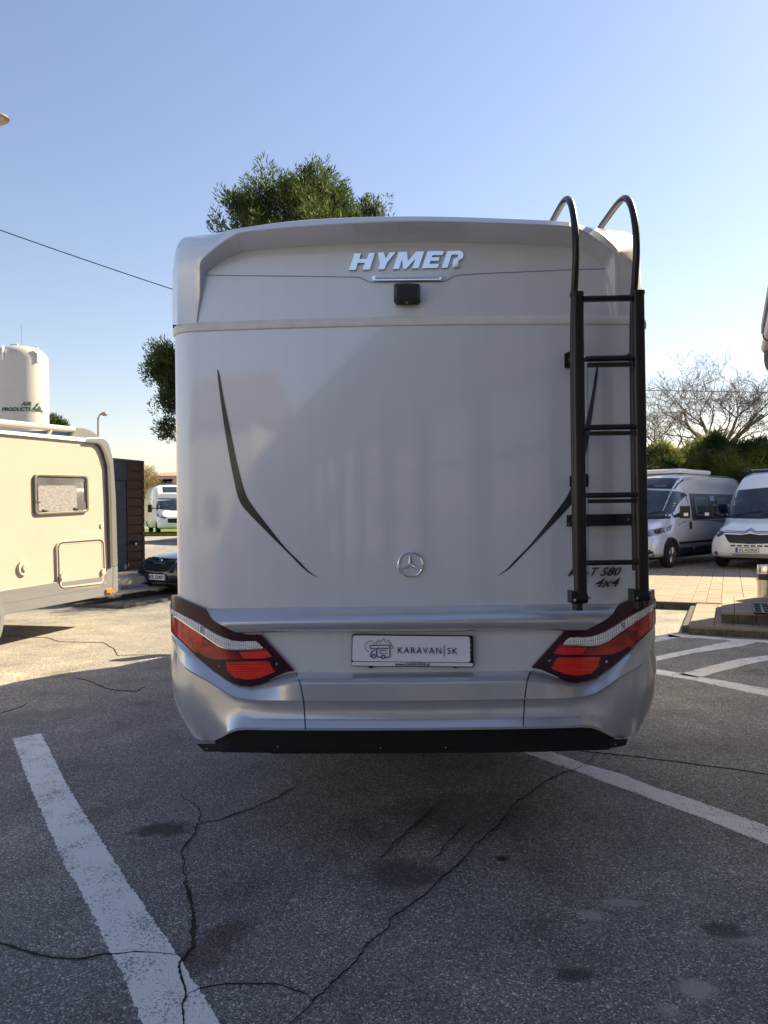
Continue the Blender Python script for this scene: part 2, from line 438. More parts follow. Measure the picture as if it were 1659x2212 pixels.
for U_, L_ in ((((350, 1084), (800, 1110), (1200, 1150), (1610, 1168), (2200, 1225)), ((330, 1125), (800, 1142), (1200, 1172), (1600, 1196), (2200, 1262))),
               (((100, 1150), (185, 1132), (350, 1090)), ((100, 1205), (185, 1188), (520, 1126))),
               (((-60, 1430), (185, 1380), (700, 1275), (1180, 1174)), ((-60, 1490), (190, 1440), (700, 1335), (1300, 1250), (1500, 1194))),
               (((470, 1622), (850, 1520), (1250, 1420), (1620, 1372), (2200, 1300)), ((740, 1665), (1000, 1590), (1450, 1475), (1659, 1432), (2200, 1350))),
               (((0, 1520), (210, 1555), (530, 1605), (760, 1655), (1100, 1710), (1659, 1810), (2300, 1930)), ((0, 1585), (215, 1620), (700, 1700), (1100, 1790), (1659, 1910), (2300, 2060)))):
    structure('road_marking', ground_poly_from_px([c8(*p) for p in U_], [c8(*p) for p in L_], 90, .008), ROADPAINT)

CRACK = mat('crack_filling', (.042, .038, .035), .95, var=.5, vscale=30, bump=.8, bscale=150)
CRACKB = mat('crack_dirt', (.045, .036, .028), .95, var=.5, vscale=30, bump=.8, bscale=150)
def crack(pts, wid, m=None, z=.0055, jit=.010, wl=None):
    P = [gr(*p).xy for p in pts]; n = int(sum((P[i + 1] - P[i]).length for i in range(len(P) - 1)) / .011) + 3
    Q = resample(P, n); ws = []
    for i, q in enumerate(Q):
        k = noise.noise(Vector((q.x * 9, q.y * 9, 3))) * jit * 1.5 + noise.noise(Vector((q.x * 45, q.y * 45, 7))) * jit * .9
        q.x += k; q.y += noise.noise(Vector((q.y * 11, q.x * 11, 1))) * jit
        t = i / (n - 1); wv = wid if wl is None else wid * yat(wl, t)
        ws.append(max(.0007, wv * .72 * (.15 + 1.9 * abs(noise.noise(Vector((q.x * 22, q.y * 22, 9)))) + .35 * random.random()) * min(1, 6 * t + .15, 6 * (1 - t) + .15)))
    V2, F2 = line2(Q, ws)
    return mesh_obj('crack', slab((V2, F2), on_ground, z, .004), m or CRACK, GROUND)
A_ = [cG(*p) for p in ((1180, 600), (1240, 650), (1280, 680), (1325, 725), (1310, 790), (1290, 870), (1220, 940), (1190, 990), (1215, 1080), (1225, 1180), (1230, 1280), (1285, 1380), (1300, 1480), (1290, 1580), (1220, 1680), (1190, 1750), (1210, 1830), (1230, 1930), (1215, 2030), (1225, 2124), (1230, 2260))]
crack(A_, .007, wl=[(0, .5), (.3, .8), (.55, 1), (.72, 1.5), (.8, 2.2), (1, 2.8)])
crack(A_[9:16], .020, CRACKB, z=.0045, jit=.02)
crack([cG(*p) for p in ((-200, 1560), (0, 1600), (120, 1630), (250, 1660), (330, 1690), (420, 1700), (560, 1695), (700, 1665), (760, 1668), (890, 1650), (1050, 1655), (1190, 1672))], .010)
crack([cG(*p) for p in ((1320, 805), (1450, 775), (1659, 705), (1800, 640), (1950, 560))], .005)
crack([cG(*p) for p in ((1230, 1935), (1320, 1895), (1500, 1860), (1659, 1860))] + [c2m(*p) for p in ((0, 1695), (180, 1700), (300, 1740), (380, 1770), (400, 1810))], .0045)
crack([c2m(*p) for p in ((180, 2010), (270, 1945), (370, 1870), (400, 1810), (520, 1720), (600, 1630), (700, 1540), (750, 1450), (870, 1350), (930, 1260), (1060, 1170), (1150, 1100), (1220, 1030), (1310, 960), (1380, 890), (1480, 770), (1560, 710), (1659, 620))] +
      [cG2(*p) for p in ((60, 650), (150, 580), (270, 490), (380, 440), (480, 405), (520, 385), (600, 310))], .0075)
crack([cG2(*p) for p in ((480, 305), (600, 315), (700, 325), (850, 340), (1000, 360), (1200, 385), (1400, 410), (1659, 450), (1900, 480))], .009)
crack([c2m(*p) for p in ((830, 880), (960, 760), (1060, 660), (1140, 580), (1200, 530))], .005)
crack([c2m(*p) for p in ((1180, 900), (1280, 790), (1370, 690), (1420, 640))], .004)
crack([(x * .22876, 1247 + y * .22876) for x, y in ((700, 950), (840, 980), (930, 1020), (1000, 1050), (1100, 1070), (1290, 1080), (1380, 1030))], .014)
crack([(x * .22876, 1247 + y * .22876) for x, y in ((60, 550), (250, 570), (440, 570), (560, 610), (980, 620), (1080, 680), (1110, 740), (1300, 735), (1580, 735))], .012, CRACKB)
crack([(x * .22876, 1247 + y * .22876) for x, y in ((0, 1290), (180, 1230), (260, 1190))], .008)

random.seed(31); V, Fc = [], []
for k in range(1500):
    y = 2.1 + 9 * random.random() ** 1.6; x = random.uniform(-.55, .55) * y * 1.1; r = random.uniform(.0015, .0052); i = len(V)
    b_ = [Vector((x + r * math.cos(a) * random.uniform(.6, 1.2), y + r * math.sin(a) * random.uniform(.6, 1.2), .002)) for a in (0, 1.26, 2.5, 3.77, 5.0)]
    V += b_ + [Vector((x, y, .002 + r * .8))]; Fc += [(i + j, i + (j + 1) % 5, i + 5) for j in range(5)]
o = mesh_obj('loose_grit', (V, Fc), mat('grit_stone', (.30, .29, .27), .8, var=.6, vscale=20)); o['kind'] = 'stuff'; o['label'] = 'loose grit scattered over the asphalt'
lf = gr(635, 1948); single('dry_leaf', ([lf + Vector(p) for p in ((-.022, -.004, .004), (-.008, .007, .010), (.010, .008, .012), (.024, .002, .006), (.012, -.007, .005), (-.006, -.009, .004))], [(0, 1, 5), (1, 2, 4, 5), (2, 3, 4)]), mat('dry_leaf_tan', (.40, .36, .27), .8), 'small pale dry leaf lying on the asphalt behind the motorhome', 'leaf', loc=lf)
# ================================================================== HERO MOTORHOME
HT = Thing('motorhome', 'large silver motorhome seen from behind with black ladder at right and red tail lights', 'motorhome', (.124, 3.4, 0), R(-1.0))
Hm, Hi = HT.m, HT.inv
ho = Hi @ CAM; h3 = Hi.to_3x3()
def bow(x): return .05 * min(1.1, abs(x)) ** 2 / 1.1
def tilt(z): return 0.      # the cap leans forward
def H(px, py, off=0, lean=True):
    """point on the bowed rear wall seen at a pixel, off metres towards the viewer"""
    d = h3 @ ray(px, py); y = -off
    for _ in range(9):
        t = (y - ho.y) / d.y; p = ho + d * t; y = bow(p.x) + (tilt(p.z) if lean else 0) - off
    return p
def H0(px, py, off=0): return H(px, py, off, False)
def plan(q, w=1.125, r=.12):
    """half plan outline: arc length q -> (x, y, nx, ny)"""
    c = w - r
    if q <= c: return q, bow(q), 0., -1.
    a = (q - c) / r
    if a < math.pi / 2: return c + r * math.sin(a), bow(c) + r * (1 - math.cos(a)), math.sin(a), -math.cos(a)
    return w, bow(c) + r + (q - c - r * math.pi / 2), 1., 0.
def shell(qs, rows, w, r):
    """rows: list of (zfun(q), pfun(q)); symmetric"""
    Q = [-q for q in reversed(qs) if q > 0] + list(qs); V, Fc = [], []
    for zf, pf in rows:
        for q in Q:
            x, y, nx, ny = plan(abs(q), w, r); z = zf(abs(q)); p = pf(abs(q)); s = -1 if q < 0 else 1
            V.append(Vector((s * (x + nx * p), y + ny * p, z)))
    n = len(Q)
    for j in range(len(rows) - 1):
        for i in range(n - 1): Fc.append((j * n + i, (j + 1) * n + i, (j + 1) * n + i + 1, j * n + i + 1))
    return V, Fc
qs_b = [i * .1 for i in range(11)] + [1.005 + .12 * R(90) * k / 8 for k in range(1, 9)] + [1.3, 1.6, 1.9, 2.5, 3.2]
zrows = [.82, .95, 1.1, 1.3, 1.6, 1.9, 2.2, 2.452]
body = shell(qs_b, [((lambda q, z=z: z), (lambda q: 0.)) for z in zrows] + [((lambda q: 2.456), (lambda q: -.006)), ((lambda q: 2.60), (lambda q: -.008))], 1.125, .12)
REAR = HT.part('rear_wall', body, PAINT, smooth=True)

# --- top cap with the deep hood
def c3(x, y): return (352.4 + x * .32679, 379.5 + y * .32679)
def c4(x, y): return (894.6 + x * .32679, 379.5 + y * .32679)
def ringpts(Lp, Rp): return [c3(*p) for p in Lp] + [c4(*p) for p in Rp]
RO = ringpts([(212, 985), (212, 800), (212, 640), (215, 590), (235, 530), (300, 470), (380, 410), (450, 362), (520, 345), (950, 292), (1659, 268)],
             [(800, 292), (1040, 310), (1090, 320), (1180, 352), (1250, 392), (1300, 432), (1340, 480), (1353, 530), (1358, 640), (1358, 800), (1358, 945)])
RI = ringpts([(222, 985), (246, 800), (248, 680), (250, 590), (268, 552), (325, 500), (400, 442), (470, 400), (540, 378), (950, 338), (1659, 305)],
             [(800, 327), (1030, 343), (1085, 358), (1160, 398), (1225, 443), (1270, 478), (1300, 502), (1316, 540), (1321, 640), (1322, 800), (1340, 945)])
RJ = ringpts([(226, 985), (252, 800), (262, 700), (290, 650), (320, 620), (370, 578), (440, 540), (510, 515), (580, 498), (950, 468), (1659, 441)],
             [(800, 458), (1020, 476), (1075, 488), (1135, 512), (1190, 543), (1228, 572), (1252, 600), (1272, 640), (1292, 700), (1316, 800), (1336, 945)])
RS1 = ringpts([(95, 985), (95, 800), (95, 680), (98, 600), (110, 530), (150, 470), (230, 430), (320, 400), (420, 372), (950, 298), (1659, 274)],
              [(800, 298), (1050, 314), (1110, 326), (1200, 345), (1330, 375), (1400, 420), (1435, 470), (1450, 520), (1460, 640), (1465, 800), (1470, 945)])
RS = ringpts([(62, 985), (62, 800), (62, 700), (68, 610), (75, 540), (92, 470), (130, 415), (200, 398), (300, 386), (950, 300), (1659, 276)],
             [(800, 302), (1060, 322), (1130, 330), (1250, 348), (1390, 368), (1450, 405), (1480, 460), (1492, 520), (1500, 640), (1508, 800), (1515, 945)])
dl = [0, .012, .03, .045, .06, .08, .10, .12, .13, .15, .16]; dr = [.15, .13, .12, .10, .08, .065, .055, .045, .03, .012, 0]
dO = dl + dr
def dens(ring, deps, n=5):
    s = spline([(p[0], p[1], d) for p, d in zip(ring, deps)], n); return s
def on_plane(px, py, y):
    d = h3 @ ray(px, py); return ho + d * ((y - ho.y) / d.y)
rings = []
def ring3(ring, deps, usebow=True):
    return [H(p.x, p.y, p.z, not usebow) for p in dens(ring, deps)]
gO = ring3(RO, dO); gI = ring3(RI, [d + .020 * min(1, d / .06) for d in dO]); gJ = ring3(RJ, [0] * 22, False)
gO2 = [a.lerp(b, .12) for a, b in zip(gO, gI)]; gO2 = [p + Vector((0, -.006, 0)) for p in gO2]
gI0 = [a.lerp(b, .88) for a, b in zip(gO, gI)]; gI0 = [p + Vector((0, -.006, 0)) for p in gI0]
gS1 = ring3(RS1, [.0] * 6 + [.02, .03, .05, .09, .1] + [.09, .05, .03, .02] + [0] * 7)
gS = ring3(RS, [-.10] * 22, True)
gS2 = []
for p in gS:
    q = p.copy(); q.y += .07; k = max(-1, min(1, p.x / 1.1)); q.x += .02 * k; gS2.append(q)
gF = [Vector((max(-1.125, min(1.125, p.x * 1.01)), 2.0, min(2.93, p.z * .985))) for p in gS2]
RG = [gF, gS2, gS, gS1, gO, gO2, gI0, gI, gJ]
n = len(gO); V = [p for g in RG for p in g]
Fc = [(j * n + i, j * n + i + 1, (j + 1) * n + i + 1, (j + 1) * n + i) for j in range(len(RG) - 1) for i in range(n - 1)]
# inner panel: rows between matching left and right points
base = len(V); half = n // 2; m_ = 24
for i in range(half + 1):
    a, b = gJ[i], gJ[n - 1 - i]
    for k in range(m_ + 1):
        p = a.lerp(b, k / m_); t = k / m_; p.y = bow(p.x) + (a.y - bow(a.x)) * (1 - t) + (b.y - bow(b.x)) * t; V.append(p)
for i in range(half):
    for k in range(m_):
        Fc.append((base + i * (m_ + 1) + k, base + (i + 1) * (m_ + 1) + k, base + (i + 1) * (m_ + 1) + k + 1, base + i * (m_ + 1) + k + 1))
CAP = HT.part('roof_hood', (V, Fc), PAINT, smooth=True, ang=30)
# long body in front of the rear section, cab, glazing
prof = [(1.88, .62), (1.88, 2.90), (5.1, 2.90), (5.75, 2.62), (5.9, 2.3), (5.9, 1.1), (5.9, .62)]
V = [Vector((s * 1.122, y, z)) for s in (-1, 1) for (y, z) in prof]; k = len(prof)
Fc = [tuple(range(k)), tuple(range(2 * k - 1, k - 1, -1))] + [(i, i + k, (i + 1) % k + k, (i + 1) % k) for i in range(k)]
HT.part('living_cabin', (V, Fc), PAINT, bevel=.03)
cabp = [(5.9, .5), (5.9, 2.18), (6.45, 1.42), (7.05, 1.2), (7.2, .95), (7.25, .5)]
V = [Vector((s * (1.0 if y < 6.5 else .92), y, z)) for s in (-1, 1) for (y, z) in cabp]; k = len(cabp)
Fc = [tuple(range(k)), tuple(range(2 * k - 1, k - 1, -1))] + [(i, i + k, (i + 1) % k + k, (i + 1) % k) for i in range(k)]
CAB = HT.part('cab', (V, Fc), PAINT, bevel=.05)
HT.part('windscreen', ([Vector((-.85, 5.96, 2.12)), Vector((.85, 5.96, 2.12)), Vector((.9, 6.42, 1.50)), Vector((-.9, 6.42, 1.50))], [(0, 1, 2, 3)]), GLASSDK, CAB)
for s in (-1, 1):
    HT.part('side_mirror', join([box(min(s * 1.12, s * 1.34), max(s * 1.12, s * 1.34), 6.15, 6.28, 1.5, 1.9), tube([(s * .98, 6.2, 1.6), (s * 1.16, 6.2, 1.6)], .03)]), BLACKPL, bevel=.03)
    for yy in (2.35, 6.1):
        wv = lathe([(.1, -.12), (.34, -.12), (.375, -.08), (.375, .08), (.34, .12), (.22, .12), (.2, .08), (.05, .07)], (s * .93, yy, .375), 'X', 28)
        wh = HT.part('wheel', wv, TYRE, smooth=True)
        HT.part('rim', lathe([(.05, .0), (.2, .0), (.21, .11 * 1), (.19, .11), (.15, .05), (.03, .06)], (s * .93, yy, .375), 'X', 20), ALLOY, wh, smooth=True)
for s in (-1, 1):
    for (ya, yb, za, zb) in ((1.25, 2.15, 1.55, 2.1), (3.3, 4.3, 1.5, 2.1)):
        x0, x1 = sorted((s * 1.118, s * 1.145))
        w_ = HT.part('window_frame', box(x0, x1, ya, yb, za, zb), GREYDK, bevel=.012)
        HT.part('pane', box(*sorted((s * 1.146, s * 1.150)), ya + .04, yb - .04, za + .04, zb - .04), GLASSDK, w_)
    HT.part('side_skirt', box(*sorted((s * 1.10, s * 1.135)), 2.85, 5.6, .42, .70), PAINT_B, bevel=.01)
HT.part('chassis', box(-.95, .95, 1.0, 6.8, .45, .64), BLACKMATT)
HT.part('underfloor', box(-1.08, 1.08, .35, 1.88, .60, .82), BLACKMATT)
# joint strip between cap and wall
st = []
for px, py in ((374, 708), (480, 699), (640, 693), (880, 689.5), (1100, 688), (1240, 688), (1392, 687)):
    st.append((px, py))
def Hb(px, py, off):       # wrap on the round corners
    p = H(px, py, 0); x = abs(p.x)
    if x > 1.0:
        xx = min(x, 1.1235); a = math.asin(min(1, (xx - 1.005) / .12)) if xx > 1.005 else 0
        s = 1 if p.x > 0 else -1; q = 1.005 + .12 * a; X, Y, nx, ny = plan(q)
        return Vector((s * (X + nx * off), Y + ny * off, p.z))
    return H(px, py, off)
zst = [H(px, py, .0) for px, py in st]
def strip_z(x):
    pts = [(p.x, p.z) for p in zst]; return yat(pts, x)
V, Fc = [], []
Q = [-q for q in reversed(qs_b) if q > 0] + qs_b
for (dz, p_) in ((.030, -.004), (.026, .004), (.016, .008), (.0, .010), (-.012, .008), (-.018, -.002)):
    for q in Q:
        x, y, nx, ny = plan(abs(q)); s = -1 if q < 0 else 1
        V.append(Vector((s * (x + nx * p_), y + ny * p_, 2.462 + dz)))
nq = len(Q)
Fc = [(j * nq + i, (j + 1) * nq + i, (j + 1) * nq + i + 1, j * nq + i + 1) for j in range(5) for i in range(nq - 1)]
HT.part('joint_trim', (V, Fc), CREAMTRIM, smooth=True)

# --- bumper
T = lambda pts: (lambda q: yat(pts, q))
zA = [(0, .8575), (.5, .8575), (.54, .86), (.60, .845), (.65, .825), (.74, .797), (.80, .805), (.85, .825), (.92, .875), (.99, .93), (1.04, .965), (1.08, 1.0), (1.128, 1.04), (1.25, 1.085), (2, 1.09)]
zB = [(0, .824), (.50, .824), (.56, .822), (.62, .81), (.68, .79), (.74, .777), (.80, .785), (.86, .808), (.93, .858), (.99, .905), (1.08, .97), (1.128, 1.01), (1.25, 1.05), (2, 1.06)]
zC = [(0, .744), (.70, .744), (.78, .75), (.83, .762), (.93, .82), (1.05, .885), (1.128, .96), (1.25, 1.0), (2, 1.01)]
zD = [(q, z - .012) for q, z in zC]
zE0 = [(0, .712), (.75, .712), (.93, .76), (1.05, .80), (1.25, .86), (2, .87)]
zE = [(0, .677), (.8, .677), (1.25, .72), (2, .72)]
zF = [(0, .657), (.78, .657), (.88, .645), (1.25, .64), (2, .64)]
zG = [(0, .627), (.76, .627), (.80, .622), (.84, .604), (.87, .585), (.91, .562), (.95, .548), (1.25, .548), (2, .56)]
zG2 = [(q, z - .012) for q, z in zG]
cor = lambda a, b: [(0, a), (.80, a), (.95, a + (b - a) * .3), (1.25, b), (2, b)]
rows = [(T(zA), T([(0, -.03), (2, -.03)])), (T(zA), T([(0, 0), (2, .0)])), (T([(q, z - .002) for q, z in zA]), T([(0, .006), (2, .006)])),
        (T(zB), T([(0, .058), (.50, .058), (.60, .05), (.74, .03), (1.0, .02), (1.25, .012), (2, .01)])),
        (T([(q, z - .006) for q, z in zB]), T([(0, .064), (.50, .064), (.60, .056), (.74, .036), (1.0, .024), (1.25, .015), (2, .012)])),
        (T(zC), T([(0, .070), (.7, .066), (1.0, .04), (1.128, .02), (1.25, .015), (2, .012)])),
        (T(zD), T([(0, .046), (.7, .044), (1.0, .030), (1.128, .016), (1.25, .014), (2, .01)])),
        (T(zE0), T([(0, .040), (.7, .040), (1.0, .03), (1.25, .02), (2, .01)])),
        (T(zE), T(cor(.044, .004))), (T(zF), T(cor(.052, -.024))), (T(zG), T([(0, .088), (.76, .088), (.80, .082), (.86, .055), (.95, .015), (1.1, -.04), (1.25, -.095), (2, -.095)])),
        (T(zG2), T([(0, .086), (.76, .086), (.80, .080), (.86, .052), (.95, .010), (1.1, -.05), (1.25, -.105), (2, -.105)])),
        (T(zG2), T([(0, .03), (.8, .03), (1.0, -.05), (1.25, -.18), (2, -.18)]))]
qs_c = [i * .05 for i in range(15)] + [.72, .74, .76, .78, .80, .82, .84, .86, .88, .90, .92, .94, .96] + [.975 + .18 * R(90) * k / 12 for k in range(1, 13)] + [1.35, 1.55, 1.8]
bump = shell(qs_c, rows, 1.155, .18)
BUMP = HT.part('bumper', bump, PAINT_B, smooth=True, ang=27)
# black diffuser and valance below
V, Fc = [], []
dq = [-.93 + i * 1.86 / 40 for i in range(41)]
rows_ = [(.66, -.0), (.655, .035), (.52, .030), (.50, .050)]
for z, p_ in rows_:
    for x in dq: V.append(Vector((x, bow(x) - p_ + (.05 if abs(x) > .9 else 0), z)))
Fc = [(j * 41 + i, (j + 1) * 41 + i, (j + 1) * 41 + i + 1, j * 41 + i + 1) for j in range(3) for i in range(40)]
HT.part('diffuser', (V, Fc), BLACKMATT)
HT.part('valance', slab(poly2([(424, 1607), (1356, 1596), (1352, 1610), (1330, 1614.5), (1192, 1617), (1186, 1624), (588, 1629), (575, 1623), (443, 1624)]), H, .034, .03), BLACKPL)
for px, py in ((447, 1617), (1330, 1608), (822, 1616), (963, 1615), (600, 1613)):
    p = H(px, py, .036); HT.part('bolt', lathe([(.0035, .002), (.0035, -.002), (.002, -.003)], p, 'Y', 10), ALLOY)
# bevelled ledge above the plate
rowsL = [((444, 1314.5), (1338, 1303.6), 0), ((446, 1316.5), (1336.5, 1305.6), .010), ((458, 1336), (1322, 1327), .052), ((463, 1341), (1315, 1334), .062), ((470, 1345.5), (1306, 1340), .067),
         ((482, 1352), (1292, 1348), .066), ((497, 1360), (1274, 1356.5), .055), ((512, 1366.5), (1266, 1361.5), .040), ((514, 1367.5), (1266, 1362.5), .0)]
V, Fc = [], []; nl = 48
for a, b, o_ in rowsL:
    for i in range(nl + 1):
        t = i / nl; V.append(H(a[0] + (b[0] - a[0]) * t, a[1] + (b[1] - a[1]) * t, o_))
Fc = [(j * (nl + 1) + i, (j + 1) * (nl + 1) + i, (j + 1) * (nl + 1) + i + 1, j * (nl + 1) + i + 1) for j in range(len(rowsL) - 1) for i in range(nl)]
o = HT.part('tailgate_ledge', (V, Fc), PAINT_B, smooth=True, ang=60)
# projection onto rounded corner for lamps, seams
car = shell([i * .1 for i in range(10)] + [.975 + .18 * R(90) * k / 14 for k in range(1, 15)] + [1.6], [((lambda q, z=z: z), (lambda q: .004)) for z in (.5, 1.5)], 1.155, .18)
bv_car = BVHTree.FromPolygons([tuple(v) for v in car[0]], car[1])
bv_bmp = BVHTree.FromPolygons([tuple(v) for v in bump[0]], bump[1])
def smooth_n(p):
    x = abs(p.x); s = 1 if p.x > 0 else -1
    if x <= .975: return Vector((0, -1, 0))
    a = math.asin(min(1, (x - .975) / .184)); return Vector((s * math.sin(a), -math.cos(a), 0))
def caster(bv, nfun=None):
    def f(px, py, off=0.):
        d = h3 @ ray(px, py)
        hit = bv.ray_cast(ho, d)
        k = 0
        while hit[0] is None and k < 40:      # just past the silhouette: slide inwards
            k += 1; px += (1 if px < 890 else -1); d = h3 @ ray(px, py); hit = bv.ray_cast(ho, d)
        p, nn = hit[0], hit[1]
        if p is None: return H(px, py, off)
        if nfun: nn = nfun(p)
        if nn.y > 0: nn = -nn
        return p + nn * off
    return f
LN = caster(bv_car, smooth_n); BM = caster(bv_bmp)
def c5(x, y): return (336.1 + x * .22876, 1247 + y * .22876)
def mir(p): 
    x = 1783.5 - p[0]; return (x, p[1] - .0123 * (x - p[0]))
hou = ([(118, 212), (135, 190), (180, 166), (250, 195), (470, 295), (540, 385), (640, 455), (790, 525), (850, 535), (1000, 537), (1130, 680), (1308, 872)],
       [(118, 440), (140, 475), (180, 522), (250, 592), (400, 742), (550, 872), (700, 977), (800, 1012), (900, 1022), (1000, 1002), (1100, 952), (1230, 892), (1308, 878)])
clr = ([(132, 245), (170, 290), (250, 335), (420, 430), (520, 495), (640, 560), (740, 595), (820, 600), (955, 597), (985, 620), (1017, 656)],
       [(132, 300), (200, 352), (300, 425), (420, 512), (520, 582), (600, 637), (680, 667), (760, 675), (900, 671), (1017, 661)])
zones = [('outer', ([(128, 315), (200, 368), (300, 440), (400, 512), (450, 550)], [(128, 440), (180, 508), (250, 568), (330, 650), (390, 712), (450, 615)]), REDOR),
         ('mid', ([(352, 612), (460, 572), (560, 632), (690, 690), (780, 700), (835, 764)], [(352, 640), (400, 690), (480, 745), (560, 770), (835, 768)]), REDDARK),
         ('bar', ([(795, 698), (1062, 688), (1102, 738)], [(795, 702), (838, 762), (1010, 762), (1102, 744)]), REDBR),
         ('low', ([(668, 789), (1060, 783), (1100, 840), (1132, 878)], [(668, 800), (700, 880), (740, 930), (860, 962), (980, 947), (1132, 884)]), RED),
         ('gap', ([(860, 660), (1050, 668), (1062, 682)], [(860, 690), (1050, 686), (1062, 684)]), REDDARK)]
def mapped(m2, f): return ([Vector(f(v.x, v.y)) for v in m2[0]], m2[1])
for side in (0, 1):
    f = (lambda x, y: c5(x, y)) if side == 0 else (lambda x, y: mir(c5(x, y)))
    lamp = HT.part('tail_light', slab(mapped(xribbon2(hou[0], hou[1], 72, 10), f), LN, .014, .03), PLUM, smooth=True, ang=50)
    HT.part('clear_lens', slab(mapped(xribbon2(clr[0], clr[1], 60, 4), f), LN, .017, .006), CLEAR, lamp, smooth=True, ang=50)
    pr = []
    for i in range(44):
        xa = 140 + i * 20.; 
        if xa > 980: break
        for (t0, t1) in ((.10, .46), (.54, .90)):
            if 430 < xa < 470: continue
            x1_, x2_ = xa, xa + 12
            ys = [yat(clr[0], x) * (1 - t) + yat(clr[1], x) * t for x in (x1_, x2_) for t in (t0, t1)]
            q = [f(x1_, ys[0]), f(x2_ + 3, ys[2]), f(x2_, ys[3]), f(x1_ - 3, ys[1])]
            pr.append(slab(poly2(q), LN, .0195, .004))
    o_ = HT.part('lens_prisms', join(pr), mat('white_prism', (.95, .96, .98), .1, .1, 1.) if 'white_prism' not in MATS else MATS['white_prism'], lamp); o_['kind'] = 'stuff'
    pr = []
    for i in range(7):
        y_ = 800 + i * 22; lo_ = yat([(668, 800), (700, 880), (740, 930), (860, 962), (980, 947), (1132, 884)], 900)
        xl = 680 + max(0, i - 3) * 22; xr = 1085 + i * 8 - max(0, i - 4) * 60
        pr.append(slab(poly2([f(xl, y_), f(xr, y_ - 5), f(xr + 4, y_ + 6), f(xl, y_ + 11)]), LN, .0195, .004))
    o_ = HT.part('reflector_ribs', join(pr), mat('red_rib', (.9, .045, .02), .12, 0, 1.) if 'red_rib' not in MATS else MATS['red_rib'], lamp); o_['kind'] = 'stuff'
    ln_ = line2(resample([c5(x, y + 4) for x, y in clr[1][1:]], 50), 2.4)
    HT.part('chrome_edge', slab(ln_ if side == 0 else ([Vector(mir(v)) for v in ln_[0]], ln_[1]), LN, .0185, .006), CHROME, lamp)
    for nm, z_, m_z in zones:
        HT.part('red_lens', slab(mapped(xribbon2(z_[0], z_[1], 26, 6), f), LN, .0165, .006), m_z, lamp, smooth=True, ang=50)
    for x_, y_ in ((612, 833), (1148, 810)):
        p = LN(*f(x_, y_), .018); nn = smooth_n(p)
        HT.part('screw', tube([p - nn * .004, p + nn * .002], .0055, 10), CHROME, lamp)
# seams of the bumper
for pts in (((637.5, 1449), (648, 1475), (656, 1513), (658, 1545), (660, 1576)), ((1148, 1443), (1139, 1470), (1133.5, 1507), (1131.5, 1540), (1130, 1570))):
    HT.part('bumper_seam', slab(line2(resample(pts, 34), 2.6), BM, .0012, .003), SEAM, BUMP)
# cap seam, brake light, camera, badge
def cT(x, y): return (731.9 + x * .17975, 515.0 + y * .17975)
seam = [c3(280, 657), c3(1150, 668), cT(0, 463), cT(230, 464), cT(280, 480), cT(330, 512), cT(370, 524), cT(800, 522), cT(1260, 516), cT(1310, 500), cT(1380, 455), cT(1420, 442), c4(500, 645), c4(905, 628), c4(1000, 622), c4(1268, 615)]
HT.part('panel_seam', slab(line2(resample(seam, 120), 1.5), H, .0015, .003), FSEAM)
HT.part('panel_seam', slab(line2(resample([(1269, 783), (1270, 900), (1270, 1260)], 30), 1.2), H, .0012, .003), FSEAM)
bl = HT.part('brake_light', slab(poly2(rr_pts([cT(398, 449), cT(1238, 446), cT(1238, 498), cT(400, 508)], (.03, .48))), H, .022, .022), CHROME, bevel=.002)
HT.part('lens', slab(poly2([cT(438, 455), cT(1208, 451), cT(1208, 478), cT(438, 487)]), H, .0245, .004), mat('frosted_lens', (.55, .53, .58), .2, .2, 1., var=.3, vscale=90), bl)
for i in range(24):
    x_ = 470 + i * 31; c = H(*cT(x_, 470 - i * .16), .0255)
    HT.part('diode', lathe([(.003, .001), (.003, -.001)], c, 'Y', 6), WHITE, bl)
def facet(rows_):
    V, Fc = [], []
    for pts, o_ in rows_: V += [H(*cT(*p), o_) for p in pts]
    n_ = len(rows_[0][0])
    for j in range(len(rows_) - 1):
        for i in range(n_): Fc.append((j * n_ + i, j * n_ + (i + 1) % n_, (j + 1) * n_ + (i + 1) % n_, (j + 1) * n_ + i))
    Fc.append(tuple((len(rows_) - 1) * n_ + i for i in range(n_))); return V, Fc
camh = HT.part('reversing_camera', facet([([(664, 560), (680, 546), (820, 537), (960, 548), (974, 562), (980, 770), (955, 800), (820, 806), (690, 800), (664, 770)], .0),
     ([(662, 562), (682, 545), (820, 536), (958, 547), (976, 564), (980, 745), (950, 790), (820, 796), (695, 790), (660, 745)], .03),
     ([(705, 590), (722, 572), (820, 562), (920, 574), (938, 592), (946, 700), (905, 722), (820, 716), (745, 722), (698, 700)], .072)]), BLACKPL, smooth=True, ang=22)
cpt = H(*cT(822, 752), .053)
HT.part('camera_eye', tube([cpt + Vector((0, .02, 0)), cpt], .009, 14), GLASSDK, camh)
def letters(name, polys, off, th, m, conv):
    LB = None
    for P in polys:
        LB_ = HT.part(name, slab(poly2([conv(*p) for p in P]), H, off, th), m, bevel=.0012)
